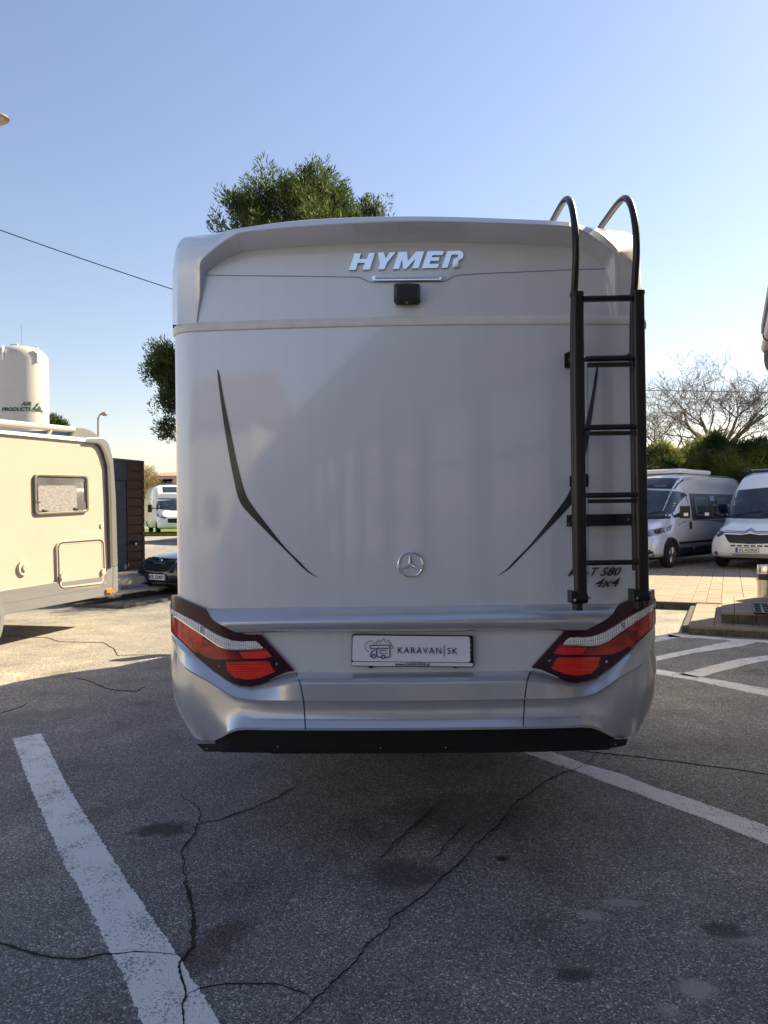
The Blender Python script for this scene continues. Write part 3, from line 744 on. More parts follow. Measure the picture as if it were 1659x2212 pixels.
hy = [[(187, 175), (272, 175), (250, 243), (335, 241), (358, 172), (438, 170), (375, 375), (283, 378), (308, 297), (228, 297), (205, 380), (118, 383)],
      [(467, 166), (543, 162), (565, 235), (612, 162), (690, 160), (580, 295), (550, 372), (468, 375), (495, 295)],
      [(715, 158), (823, 156), (830, 265), (932, 153), (1030, 152), (958, 360), (877, 365), (915, 255), (810, 368), (775, 368), (760, 255), (722, 368), (648, 371)],
      [(1065, 152), (1270, 150), (1248, 203), (1130, 203), (1118, 225), (1215, 222), (1200, 272), (1103, 272), (1095, 305), (1212, 302), (1190, 355), (992, 360)],
      [(1300, 148), (1440, 143), (1485, 155), (1503, 190), (1490, 240), (1440, 268), (1438, 290), (1453, 350), (1378, 353), (1366, 290), (1378, 240), (1420, 228), (1435, 205), (1425, 193), (1358, 196), (1305, 355), (1232, 357)]]
letters('badge_letter', hy, .014, .012, CHROME, cT)
HT.part('model_badge', slab(text_quad('ML-T 580', [(1231, 1226.5), (1343, 1225), (1340, 1243.5), (1226, 1245)], bold=.006, shear=.3), H, .008, .008), DECAL)
HT.part('model_badge', slab(text_quad('4x4', [(1290, 1249), (1341, 1248), (1337, 1267), (1284, 1268)], bold=.006, shear=.3), H, .008, .008), DECAL)
# star emblem
ec = H(886.6, 1219.4, .008); er = .0555
star = HT.part('star_emblem', (lambda: (lambda P: tube(P, .0042, 8, False))([ec + Vector((er * math.cos(2 * math.pi * k / 48), 0, er * math.sin(2 * math.pi * k / 48))) for k in range(49)]))(), CHROME, smooth=True)
V, Fc = [ec + Vector((0, -.010, 0)), ec + Vector((0, .004, 0))], []
for k in range(3):
    a = R(90 + 120 * k); V.append(ec + Vector((er * math.cos(a), 0, er * math.sin(a)))); a += R(60); V.append(ec + Vector((.011 * math.cos(a), .002, .011 * math.sin(a))))
for k in range(6): Fc += [(0, 2 + k, 2 + (k + 1) % 6), (1, 2 + (k + 1) % 6, 2 + k)]
HT.part('star', (V, Fc), CHROME, star)
# swoosh decals
def cS(x, y): return (379.5 + x * .32679, 677.7 + y * .32679)
so_ = [(273, 371), (290, 520), (320, 740), (350, 920), (385, 1100), (400, 1170), (420, 1230), (460, 1295), (600, 1440), (760, 1600), (850, 1690), (900, 1725), (942, 1746)]
si_ = [(273, 371), (287, 390), (310, 520), (350, 720), (400, 960), (440, 1120), (455, 1170), (490, 1245), (600, 1390), (720, 1540), (820, 1640), (880, 1702), (942, 1746)]
def dense2(p): return [(v.x, v.y) for v in spline([(a, b, 0) for a, b in p], 5)]
U_, L_ = [cS(*p) for p in dense2(so_)], [cS(*p) for p in dense2(si_)]
def pair_ribbon(U, L):
    V = []; Fc = []
    for a, b in zip(U, L): V += [Vector(a), Vector(b)]
    for i in range(len(U) - 1): Fc.append((2 * i, 2 * i + 1, 2 * i + 3, 2 * i + 2))
    return V, Fc
HT.part('swoosh_decal', slab(pair_ribbon(U_, L_), H, .0022, .002), DECAL)
mm = lambda p: (1761.5 - p[0], p[1] - .0115 * (1761.5 - 2 * p[0]))
HT.part('swoosh_decal', slab(pair_ribbon([mm(p) for p in L_], [mm(p) for p in U_]), H, .0022, .002), DECAL)
# number plate with the dealer card
def c6(x, y): return (715.7 + x * .22876, 1165.6 + y * .22876)
PLT = HT.part('plate_holder', slab(poly2(rr_pts([c6(194, 892), c6(1340, 906), c6(1344, 1208), c6(188, 1196)], (.018, .07))), H, .024, .022), BLACKPL, bevel=.002)
HT.part('plate_card', slab(poly2(rr_pts([c6(202, 905), c6(1308, 916), c6(1312, 1160), c6(196, 1147)], (.02, .09))), H, .0265, .004), WHITEPL, PLT)
HT.part('plate_rail', slab(poly2(rr_pts([c6(193, 1153), c6(1338, 1166), c6(1337, 1199), c6(192, 1190)], (.014, .45))), H, .0275, .005), mat('white_plastic', (.85, .86, .90), .35), PLT)
for x_ in (1316,):
    for y_ in (995, 1042, 1130): HT.part('screw', lathe([(.002, .001), (.002, -.001)], H(*c6(x_, y_), .026), 'Y', 6), WHITE, PLT)
for x_ in (368, 1162):
    HT.part('clip', slab(poly2([c6(x_ - 20, 1196), c6(x_ + 22, 1197), c6(x_ + 22, 1217), c6(x_ - 20, 1208)]), H, .02, .018), BLACKPL, PLT)
def pl_stroke(name, pts, wd, m, closed=False):
    P = [c6(*p) for p in pts]
    if closed: P.append(P[0])
    HT.part(name, slab(line2(P, wd), H, .0282, .0012), m, PLT)
tq = lambda s, x0, x1, y0, y1, dy0=0., **k: text_quad(s, [c6(x0, y0), c6(x1, y0 + dy0), c6(x1, y1 + dy0), c6(x0, y1)], **k)
HT.part('lettering', slab(tq('KARAVAN', 628, 1038, 1016, 1074, 4, space=1.25, bold=.0), H, .0282, .0012), NAVY, PLT)
HT.part('lettering', slab(tq('SK', 1094, 1192, 1021, 1079, 2, space=1.2), H, .0282, .0012), NAVY, PLT)
pl_stroke('lettering', [(1065, 996), (1065, 1105)], 1.4, NAVY)
HT.part('lettering', slab(tq('www.KARAVAN.sk', 600, 932, 1160, 1192, 2, bold=.006), H, .0288, .0012), NAVY, PLT)
arc = lambda cx, cy, r, a0, a1, n_=16: [(cx + r * math.cos(R(a0 + (a1 - a0) * k / n_)), cy - r * math.sin(R(a0 + (a1 - a0) * k / n_))) for k in range(n_ + 1)]
pl_stroke('logo_line', arc(367, 1008, 51, 25, 262, 22), 1.3, TANPR)
pl_stroke('logo_line', [(422, 980), (443, 947), (461, 974), (490, 928), (517, 976), (535, 947), (584, 1028), (562, 1028)], 1.3, GREENPR)
pl_stroke('logo_line', [(553, 1012)] + arc(540, 1010, 14, 0, 90, 5) + [(383, 998)] + arc(380, 1010, 14, 90, 200, 6) + [(372, 1030), (418, 1031), (400, 1052), (385, 1056), (366, 1088), (364, 1100), (380, 1104)], 1.9, NAVY)
pl_stroke('logo_line', arc(398, 1101, 17, 0, 360, 20), 1.9, NAVY)
pl_stroke('logo_line', arc(489, 1108, 17, 0, 360, 20), 1.9, NAVY)
pl_stroke('logo_line', [(541, 1028), (450, 1026)] + arc(444, 1040, 16, 90, 180, 5) + [(428, 1090)] + arc(444, 1094, 16, 180, 270, 5) + [(468, 1110)], 1.9, NAVY)
pl_stroke('logo_line', [(510, 1111), (534, 1111)] + arc(536, 1096, 16, 270, 360, 5) + [(552, 1012)], 1.9, NAVY)
pl_stroke('logo_line', [(462, 1044), (516, 1044), (516, 1077), (462, 1077), (462, 1043)], 1.3, NAVY)

# --- ladder
def seg(px0, py0, o0, px1, py1, o1, n_=2):
    return [H0(px0 + (px1 - px0) * k / n_, py0 + (py1 - py0) * k / n_, o0 + (o1 - o0) * k / n_) for k in range(n_ + 1)]
def oval_post(pts, wx, wy, n_=16):
    V, Fc = [], []
    for p in pts:
        for k in range(n_):
            a = 2 * math.pi * k / n_; ca, sa = math.cos(a), math.sin(a)
            V.append(p + Vector((wx * math.copysign(abs(ca) ** .7, ca), wy * math.copysign(abs(sa) ** .7, sa), 0)))
    for j in range(len(pts) - 1):
        for k in range(n_): Fc.append((j * n_ + k, j * n_ + (k + 1) % n_, (j + 1) * n_ + (k + 1) % n_, (j + 1) * n_ + k))
    Fc.append(tuple(range(n_))); Fc.append(tuple((len(pts) - 1) * n_ + k for k in range(n_))); return V, Fc
pL = seg(1246.5, 634, .19, 1254, 1296, .19, 6); pR = seg(1377, 631, .19, 1387.5, 1292, .19, 6)
LD = HT.part('ladder', join([oval_post(pL, .0275, .022), oval_post(pR, .0275, .022)]), LADDER, smooth=True, ang=50)
for p in (pL[0], pR[0]):
    HT.part('post_cap', oval_post([p + Vector((0, 0, -.012)), p + Vector((0, 0, .004))], .030, .025), BLACKPL, LD, smooth=True, ang=50)
for y0, y1, x0, x1 in ((640, 651, 1258, 1364), (770, 780, 1256, 1372), (918, 928, 1256, 1376), (1065, 1074, 1257, 1379), (1210, 1220, 1257, 1381)):
    a = H0(x0, (y0 + y1) / 2 + 1, .193); b = H0(x1, (y0 + y1) / 2 - 1, .193); top = y0 == 640
    V, Fc = [], []
    secs = [(0, .3), (.05, .8), (.10, 1), (.90, 1), (.95, .8), (1, .3)] if not top else [(0, 1), (1, 1)]
    for t, sc_ in secs:
        p = a.lerp(b, t)
        for k in range(12):
            an = 2 * math.pi * k / 12; ca, sa = math.cos(an), math.sin(an)
            V.append(p + Vector((0, .022 * sc_ * math.copysign(abs(ca) ** .6, ca) - .004, .0115 * sc_ * math.copysign(abs(sa) ** .6, sa))))
    for j in range(len(secs) - 1):
        for k in range(12): Fc.append((j * 12 + k, j * 12 + (k + 1) % 12, (j + 1) * 12 + (k + 1) % 12, (j + 1) * 12 + k))
    Fc += [tuple(range(12)), tuple((len(secs) - 1) * 12 + k for k in range(12))]
    HT.part('rung', (V, Fc), BLACKPL, LD, smooth=True, ang=50)
    if not top and y0 < 1200:
        q0, q1 = a.lerp(b, .12), a.lerp(b, .9)
        HT.part('tread_bar', box(q0.x, q1.x, q0.y - .012, q0.y + .02, q0.z - .034, q0.z - .017), BLACKPL, LD, bevel=.003)
for sgn, X0, chk in ((0, 1246.5, 0), (1, 1377, 1)):
    p0 = (pL if sgn == 0 else pR)[0]
    x_ = p0.x - .004
    pts = [Vector((x_ - .004, p0.y + .05, 1.32)), Vector((x_ - .004, p0.y + .05, 2.2))] + [Vector((x_, p0.y + dy, p0.z + dz)) for dy, dz in
           ((.045, -.05), (.02, .06), (-.005, .17), (.0, .27), (.03, .36), (.08, .43), (.15, .475), (.25, .493), (.40, .497), (.58, .495), (.70, .47), (.77, .40), (.78, .27))]
    HT.part('hand_loop', tube(spline(pts, 6), .0155, 14), LADDER, LD, smooth=True, ang=60)
# brackets and clamps
HT.part('bracket', slab(poly2([(1224, 1112), (1375, 1109.5), (1375, 1135), (1224, 1137.5)]), H, .035, .034), BLACKPL, LD, bevel=.003)
HT.part('bracket', slab(poly2([(1219, 764), (1233, 758), (1233, 795), (1219, 795)]), H, .05, .05), BLACKPL, LD, bevel=.003)
HT.part('bracket', slab(poly2([(1350, 768), (1369, 757), (1369, 775), (1350, 775)]), H, .05, .05), BLACKPL, LD, bevel=.003)
HT.part('latch', slab(poly2(rr_pts([(1258, 1024), (1272, 1023), (1272, 1052), (1258, 1053)], (.4, .2))), H, .10, .02), BLACKPL, LD, bevel=.003)
HT.part('latch', slab(poly2([(1230, 1028), (1239, 1027), (1239, 1051), (1230, 1052)]), H, .13, .06), BLACKPL, LD, bevel=.003)
for px, py in ((1357, 1122), (1229, 1114), (1229, 1132), (1230, 777)):
    HT.part('bolt', lathe([(.005, .002), (.005, -.002)], H(px, py, .037 if px > 1300 else .052), 'Y', 8), ALLOY, LD)
LD_ = 0
for (xa, xb, yy, dx) in ((1231, 1269, 1292, 0), (1364, 1402, 1288, 1)):
    a, b = H(xa + 6, yy, .19), H(xb - 2, yy, .19)
    HT.part('foot_clamp', join([tube([a, b], .024, 16), box(a.x - .010, a.x + .010, a.y - .026, a.y + .055, a.z - .022, a.z + .030)]), BLACKPL, LD, smooth=True, ang=40)
    HT.part('rubber_foot', tube([a.lerp(b, .35) + Vector((0, 0, -.02)), a.lerp(b, .35) + Vector((0, 0, -.052))], .022, 14), BLACKPL, LD, smooth=True, ang=40)
    HT.part('bolt', tube([a + Vector((0, -.034, -.004)), a + Vector((0, -.04, -.004))], .006, 8), CHROME, LD)
    HT.part('bolt', tube([b, b + Vector((.016, 0, 0))], .006, 8), ALLOY, LD)

# ================================================================== generic plane mapping in world space
def plane_map(P0, nrm):
    P0, nrm = Vector(P0), Vector(nrm).normalized()
    if nrm.dot(CAM - P0) < 0: nrm = -nrm
    def f(px, py, off=0.):
        d = ray(px, py); t = (P0 + nrm * off - CAM).dot(nrm) / d.dot(nrm); return CAM + d * t
    return f

# ================================================================== CREAM MOTORHOME ON THE LEFT
def k1(x, y): return (x * .3063, 704.8 + y * .3063)
dC = Vector((.237, 1, 0)).normalized(); P0 = at(236, 1285, 11.0); P0.z = 0
nC = Vector((dC.y, -dC.x, 0))
CT = Thing('motorhome', 'cream motorhome with grey skirt and one curtained window, cut off by the left edge', 'motorhome', (P0.x - 1.2, P0.y - 3, 0), -math.atan2(.237, 1))
CM = plane_map(P0, nC)
def Cs(s, z, off=0.): return P0 + dC * s + Vector((0, 0, z)) + nC * off
def cm2(s, z):     # pixel of a side-plane point
    p = cam_rot.transposed() @ (Cs(s, z) - CAM); return (829.5 + F * p.x / -p.z, 1106 - F * p.y / -p.z)
outline = [cm2(-5.6, .42), k1(40, 2025), k1(790, 1888), k1(815, 1880), k1(822, 1700), k1(812, 1200), k1(792, 950), k1(762, 840), k1(735, 800), k1(608, 792), k1(0, 740), cm2(-4.6, 2.72), cm2(-5.6, 2.1)]
body_v = slab(poly2(outline), CM, 0, 2.2, nC)
CB = CT.part('side_wall', body_v, CREAM, world=True)
CT.part('roof_edge_strip', slab(ribbon2([k1(-400, 690), k1(0, 733), k1(540, 781), k1(605, 790)], [k1(-400, 708), k1(0, 756), k1(540, 808), k1(605, 814)], 20), CM, .035, .05, nC), WHITE, world=True)
CT.part('strip_joint', slab(poly2([k1(540, 780), k1(545, 780), k1(545, 808), k1(540, 808)]), CM, .037, .01, nC), GREYDK, world=True)
CT.part('rear_edge_trim', slab(ribbon2([k1(605, 788), k1(700, 783), k1(735, 788), k1(768, 825), k1(800, 940), k1(818, 1200), k1(832, 1690)],
                                      [k1(605, 815), k1(690, 822), k1(718, 838), k1(742, 885), k1(772, 985), k1(782, 1220), k1(792, 1695)], 60, 2), CM, .04, .16, nC), GALV, world=True, bevel=.01)
CT.part('rubber_seal', slab(ribbon2([k1(605, 812), k1(690, 819), k1(722, 836), k1(746, 885), k1(778, 985), k1(787, 1220), k1(797, 1695)],
                                   [k1(605, 818), k1(685, 826), k1(708, 842), k1(732, 892), k1(757, 985), k1(768, 1220), k1(781, 1700)], 60), CM, .052, .03, nC), GREYDK, world=True)
CT.part('side_skirt', slab(poly2([cm2(-5.6, .60), k1(40, 1858), k1(400, 1802), k1(745, 1745), k1(770, 1700), k1(832, 1692), k1(835, 1870), k1(790, 1892), k1(40, 2034), cm2(-5.6, .38)]), CM, .03, .06, nC), GREYPL, world=True, bevel=.008)
CT.part('skirt_crease', slab(line2([k1(40, 1952), k1(790, 1826)], .7), CM, .033, .01, nC), GALV, world=True)
CT.part('skirt_joint', slab(line2([k1(800, 1700), k1(796, 1890)], .6), CM, .033, .01, nC), GREYDK, world=True)
wq = [k1(245, 1040), k1(624, 1052), k1(632, 1312), k1(252, 1332)]
wf = CT.part('window_frame', slab(ring2(rr_pts(wq, (.07, .11)), rr_pts(inset_quad(wq, .035, .055), (.06, .09))), CM, .035, .045, nC), OLIVE, world=True, bevel=.006)
CT.part('pane', slab(poly2(rr_pts(inset_quad(wq, .03, .05), (.06, .09))), CM, .018, .006, nC),
        mat('acrylic_pane', (.13, .135, .15), .12, 0, 1., var=.25, vscale=3), wf, world=True)
CT.part('blind', slab(poly2(rr_pts(inset_quad([k1(262, 1118), k1(545, 1120), k1(550, 1310), k1(268, 1312)], .02, .02), (.08, .1))), CM, .0205, .002, nC),
        mat('patterned_blind', (.30, .30, .32), .8, col2=(.16, .16, .175), vscale=34, stretch=(1, .5, 1.6)), wf, world=True)
for a, b in (((600, 1090), (608, 1235)), ((264, 1105), (268, 1255))):
    CT.part('window_stay', slab(line2([k1(*a), k1(*b)], .9), CM, .03, .01, nC), GREYDK, wf, world=True)
for a in ((325, 1297), (545, 1283), (272, 1236)):
    CT.part('window_catch', slab(poly2([k1(a[0] - 16, a[1] - 5), k1(a[0] + 16, a[1] + 1), k1(a[0] + 14, a[1] + 9), k1(a[0] - 14, a[1] + 5)]), CM, .04, .03, nC), GREYDK, wf, world=True)
hq = [k1(398, 1520), k1(738, 1494), k1(752, 1830), k1(408, 1866)]
CT.part('hatch_frame', slab(ring2(rr_pts(hq, (.12, .13), 6), rr_pts(inset_quad(hq, .018, .018), (.11, .12), 6)), CM, .030, .04, nC), CREAM, world=True, bevel=.003)
h2 = inset_quad(hq, .05, .05)
CT.part('hatch_door', slab(poly2(rr_pts(h2, (.1, .11), 6)), CM, .036, .02, nC), CREAM, world=True, bevel=.004)
CT.part('hatch_frame', slab(ring2(rr_pts(h2, (.1, .11), 6), rr_pts(inset_quad(h2, .018, .018), (.09, .1), 6)), CM, .040, .02, nC), CREAM, world=True, bevel=.003)
CT.part('hatch_sill', slab(poly2([k1(437, 1805), k1(720, 1768), k1(722, 1798), k1(445, 1832)]), CM, .039, .01, nC), GREYPL, world=True)
for a in ((434, 1765), (722, 1730)):
    c = CM(*k1(*a), .04); CT.part('hatch_lock', tube([c, c + nC * .03], .045, 14), mat('beige_plastic', (.55, .50, .40), .5) if 'beige_plastic' not in MATS else MATS['beige_plastic'], world=True, smooth=True)
c = CM(*k1(158, 1703), .0)
CT.part('gas_vent', tube([c, c + nC * .03], .095, 22), MATS['beige_plastic'], world=True, smooth=True)
CT.part('vent_cap', tube([c + nC * .03, c + nC * .05], .045, 16), CREAM, world=True, smooth=True)
c = CM(*k1(713, 1405), .0); CT.part('lock', tube([c, c + nC * .02], .035, 12), MATS['beige_plastic'], world=True, smooth=True)
CT.part('marker_light', slab(poly2([k1(754, 1856), k1(797, 1850), k1(797, 1876), k1(756, 1882)]), CM, .06, .05, nC), ORANGE, world=True, bevel=.006)
# roof rail and spoiler
rl = [CM(*k1(-420, 640), -.25), CM(*k1(0, 680), -.25), CM(*k1(340, 712), -.25), CM(*k1(515, 729), -.25)]
CT.part('roof_rail', tube(rl, .045, 10), CREAM, world=True, smooth=True)
CT.part('rail_foot', tube([CM(*k1(362, 716), -.25), CM(*k1(338, 768), -.25)], .03, 8), CREAM, world=True)
CT.part('rail_foot', tube([CM(*k1(515, 729), -.25), CM(*k1(488, 790), -.25)], .035, 8), GREYDK, world=True)
sp = [CM(*k1(x, y), -.25) for x, y in ((495, 792), (528, 724), (590, 730), (640, 745), (690, 780), (700, 800))]
V = sp + [p - nC * 1.6 for p in sp]; k = len(sp)
CT.part('rear_spoiler', (V, [tuple(range(k)), tuple(range(2 * k - 1, k - 1, -1))] + [(i, (i + 1) % k, (i + 1) % k + k, i + k) for i in range(k)]), GALV, world=True, bevel=.02)
wc = Cs(-2.62, .37)
def lathe_dir(prof, c, ax, n=28):
    ax = Vector(ax).normalized(); up = Vector((0, 0, 1)); s = ax.cross(up); V, Fc = [], []
    for r, h in prof:
        for k in range(n):
            a = 2 * math.pi * k / n; V.append(Vector(c) + ax * h + up * (r * math.cos(a)) + s * (r * math.sin(a)))
    for i in range(len(prof) - 1):
        for k in range(n): k2 = (k + 1) % n; Fc.append((i * n + k, i * n + k2, (i + 1) * n + k2, (i + 1) * n + k))
    Fc.append(tuple(range(n))[::-1]); Fc.append(tuple((len(prof) - 1) * n + k for k in range(n))); return V, Fc
for s_, o_ in ((-2.66, -.12), (-2.66, -1.98)):
    wh = CT.part('wheel', lathe_dir([(.2, -.12), (.34, -.1), (.37, -.06), (.37, .06), (.34, .1), (.2, .1)], Cs(s_, .37, o_), nC), TYRE, world=True, smooth=True)
CT.part('wheel_arch', lathe_dir([(.47, -.3), (.47, .045), (.40, .05), (.40, -.3)], Cs(-2.66, .42), nC, 36), GREYPL, world=True, smooth=True)
CT.part('arch_liner', lathe_dir([(.41, -.3), (.41, .036)], Cs(-2.66, .42), nC, 30), BLACKMATT, world=True)

# ================================================================== TANK
TX = at(50, 1112, 38); tr = 1.27; ttop = at(50, 757, 38).z
tn = (CAM - TX); tn.z = 0; tn.normalize()
TK = Thing('storage_tank', 'tall white cylindrical gas tank rising behind the cream motorhome', 'tank', (TX.x, TX.y, .6))
TK.part('shell', lathe([(tr, -.6), (tr, ttop - 1.2), (tr * .985, ttop - 1.0), (tr * .93, ttop - .80), (tr * .80, ttop - .62), (tr * .5, ttop - .48), (.1, ttop - .42)], n=56), mat('off_white_tank_paint', (.50, .49, .47), .45, 0, .2, var=.06, vscale=1), smooth=True)
for a in (-62, -14, 60, 150, 230):
    q = Vector((math.sin(R(a)), -math.cos(R(a)), 0)); c = q * (tr + .02)
    TK.part('lifting_lug', box(c.x - .035, c.x + .035, c.y - .07, c.y + .07, ttop - 1.35, ttop - .62), WHITE, bevel=.02)
TK.part('antenna', tube([(0, 0, ttop - .5), (0, 0, ttop + .8)], .007, 5), GREYDK)
TK.part('vent_valve', box(-.45, -.05, -.3, .0, ttop - .6, ttop - .33), STEEL, bevel=.03)
TK.part('weld_band', lathe([(tr + .006, ttop - 4.6), (tr + .006, ttop - 4.57)], n=56), mat('weld_line', (.42, .41, .38), .6))
TK.part('pipe', tube([Vector((math.sin(R(-32)), -math.cos(R(-32)), 0)) * (tr + .03) + Vector((0, 0, z)) for z in (-.2, ttop - 1.1, ttop - .95)], .02, 6), GREYDK)
for z in (ttop - 1.9, ttop - 3.4, ttop - 4.9):
    q = Vector((math.sin(R(-32)), -math.cos(R(-32)), 0)) * (tr + .03)
    TK.part('pipe_bracket', box(q.x - .05, q.x + .05, q.y - .05, q.y + .05, z - .05, z + .05), GREYDK)
def TM(px, py, off=0.):
    d = ray(px, py); c = Vector((TX.x, TX.y)); o = CAM.xy; dd = Vector((d.x, d.y)); oc = o - c
    A, B, Cc = dd.dot(dd), 2 * oc.dot(dd), oc.dot(oc) - tr * tr; D = B * B - 4 * A * Cc
    t = (-B - math.sqrt(max(0, D))) / (2 * A); p = CAM + d * t; nn = Vector((p.x - c.x, p.y - c.y, 0)).normalized(); return p + nn * off
GRN = mat('dark_green_print', (.012, .075, .065), .5)
TK.part('lettering', slab(text_quad('AIR', [k1(150, 533), k1(222, 533), k1(222, 560), k1(148, 560)], bold=.03, shear=.2), TM, .03, .02), GRN, world=True)
TK.part('lettering', slab(text_quad('PRODUCTS', [k1(14, 572), k1(218, 570), k1(218, 600), k1(14, 598)], bold=.03, shear=.2), TM, .03, .02), GRN, world=True)
for P in ([(262, 542), (275, 542), (262, 566), (250, 566)], [(244, 566), (258, 566), (246, 580), (262, 580), (232, 602), (240, 586), (228, 586)], [(262, 580), (278, 560), (292, 590), (262, 590)], [(246, 598), (256, 588), (302, 596), (300, 608)]):
    TK.part('logo_shape', slab(poly2([k1(*p) for p in P]), TM, .03, .02), GRN, world=True)

# ================================================================== CLAD SHED, DECK
def k4(x, y): return (216.9 + x * .17163, 975.9 + y * .17163)
S1 = at(308.7, 1112, 17.0); S0 = at(245.2, 1112, 16.1)
dS = Vector((S1.x - S0.x, S1.y - S0.y, 0)).normalized(); nS = Vector((dS.y, -dS.x, 0))
SM = plane_map(S1, nS)
base_z = .41; top_z = SM(308.7, 995.6).z
ST = Thing('garden_cabin', 'small cabin clad in brown boards with a blue grey door, right of the cream motorhome', 'cabin', (S1.x, S1.y, base_z), math.atan2(dS.y, dS.x))
L0 = -3.0
def Sw(s, z, off=0.): return Vector((S1.x, S1.y, 0)) + dS * s + nS * off + Vector((0, 0, z))
def sbox(s0, s1, o0, o1, z0, z1):
    V = [Sw(s, z, o) for z in (z0, z1) for o in (o1, o0) for s in (s0, s1)]; return V, box(0, 1, 0, 1, 0, 1)[1]
ST.part('core_wall', sbox(L0, -.03, -3.2, -.03, base_z, top_z - .05), BLUEGREY, world=True)
ST.part('flat_roof', sbox(L0 - .03, .03, -3.25, .03, top_z - .05, top_z), GREYDK, world=True)
sb = -((308.7 - 276.5) / (308.7 - 245.2)) * (Vector((S1.x - S0.x, S1.y - S0.y)).length)
hz = (top_z - base_z - .05) / 12
for i in range(12):
    ST.part('board', sbox(sb, -.04, -.02, .012, base_z + hz * i + .012, base_z + hz * (i + 1) - .010), BROWN, world=True, bevel=.004)
ST.part('corner_post', sbox(-.04, .03, -3.2, .02, base_z, top_z - .05), mat('dark_red_corner', (.07, .022, .016), .6), world=True)
for i in range(12):
    ST.part('fixing_light', sbox(-.035, -.005, .02, .035, base_z + hz * i - .02, base_z + hz * i + .01), GALV, world=True)
ST.part('header_panel', sbox(L0, sb - .05, -.02, .012, top_z - .47, top_z - .05), BLUEGREY, world=True, bevel=.004)
ST.part('door_frame', sbox(sb - .06, sb, -.02, .02, base_z, top_z - .05), mat('dark_frame', (.05, .03, .03), .5), world=True)
dr_ = ST.part('door', sbox(sb - 1.15, sb - .07, -.02, .005, base_z, top_z - .49), BLUEGREY, world=True)
for i in range(12):
    ST.part('door_board', sbox(sb - 1.14, sb - .08, .0, .010, base_z + .02 + i * .15, base_z + .158 + i * .15), BLUEGREY, dr_, world=True, bevel=.003)
c = SM(*k4(450, 1145), .03); ST.part('wall_lamp', tube([c - nS * .03, c + nS * .08], .05, 12), BLACKPL, world=True)
c = SM(*k4(447, 1158), .11); ST.part('lamp_glass', tube([c, c + nS * .01], .03, 10), WHITE, world=True)
DECKM = mat('grey_deck_board', (.33, .31, .28), .7, var=.2, vscale=3, stretch=(8, 1, 1))
DK = Thing('wooden_deck', 'low grey deck with a step in front of the brown clad cabin', 'deck', (S1.x - .5, S1.y - .3, 0), math.atan2(dS.y, dS.x))
for i in range(12):
    DK.part('deck_board', sbox(L0 - .5, 1.9, .05 + i * .125 - .12, .05 + i * .125 - .004, base_z - .035, base_z), DECKM, world=True)
DK.part('edge_board', sbox(L0 - .5, 1.9, 1.42, 1.45, base_z - .13, base_z - .036), DECKM, world=True)
DK.part('step_board', sbox(L0 - .5, .55, 1.50, 1.85, .17, .20), mat('step_metal', (.38, .36, .33), .5, .3, bump=.5, bscale=80), world=True)
for s_ in (-2.4, -1.1, .1, 1.4):
    DK.part('support_block', sbox(s_ - .08, s_ + .08, 1.15, 1.35, .0, base_z - .036), CREAMTRIM, world=True)
DK.part('base_slab', sbox(L0 - .5, .5, 1.1, 2.4, .0, .05), CONCRETE, world=True)

# ================================================================== LOFTED VEHICLES
PROF = [(0, 0), (.72, 0), (.93, .03), (1, .12), (1, .30), (.995, .45), (.975, .60), (.94, .76), (.89, .88), (.80, .96), (.60, .995), (0, 1)]
def vloft(stations, prof=PROF):
    V, Fc = [], []; m2 = len(prof) * 2 - 2
    for (y, zb, zt, wd, tw) in stations:
        ring = []
        for (a, b) in prof:
            f_ = 1 - (1 - tw) * max(0, (b - .42) / .58) ** 1.3
            ring.append((wd * a * f_, zb + (zt - zb) * b))
        full = ring + [(-x, z) for x, z in reversed(ring[1:-1])]
        V += [Vector((x, y, z)) for x, z in full]
    for j in range(len(stations) - 1):
        for k in range(m2): Fc.append((j * m2 + k, (j + 1) * m2 + k, (j + 1) * m2 + (k + 1) % m2, j * m2 + (k + 1) % m2))
    Fc.append(tuple(range(m2))); Fc.append(tuple((len(stations) - 1) * m2 + k for k in reversed(range(m2))))
    return V, Fc
def casts(vf):
    bv = BVHTree.FromPolygons([tuple(v) for v in vf[0]], vf[1])
    def front(x, z, off):
        for k in range(30):
            h = bv.ray_cast(Vector((x, -3, z)), Vector((0, 1, 0)))
            if h[0] is not None: break
            x *= .98
        nn = h[1] if h[1].y < 0 else -h[1]; return h[0] + nn * off
    def side(s):
        def f(y, z, off):
            h = bv.ray_cast(Vector((s * 4, y, z)), Vector((-s, 0, 0)))
            if h[0] is None: return Vector((s * .9, y, z))
            return h[0] + Vector((s, 0, 0)) * off
        return f
    return front, side(1), side(-1)
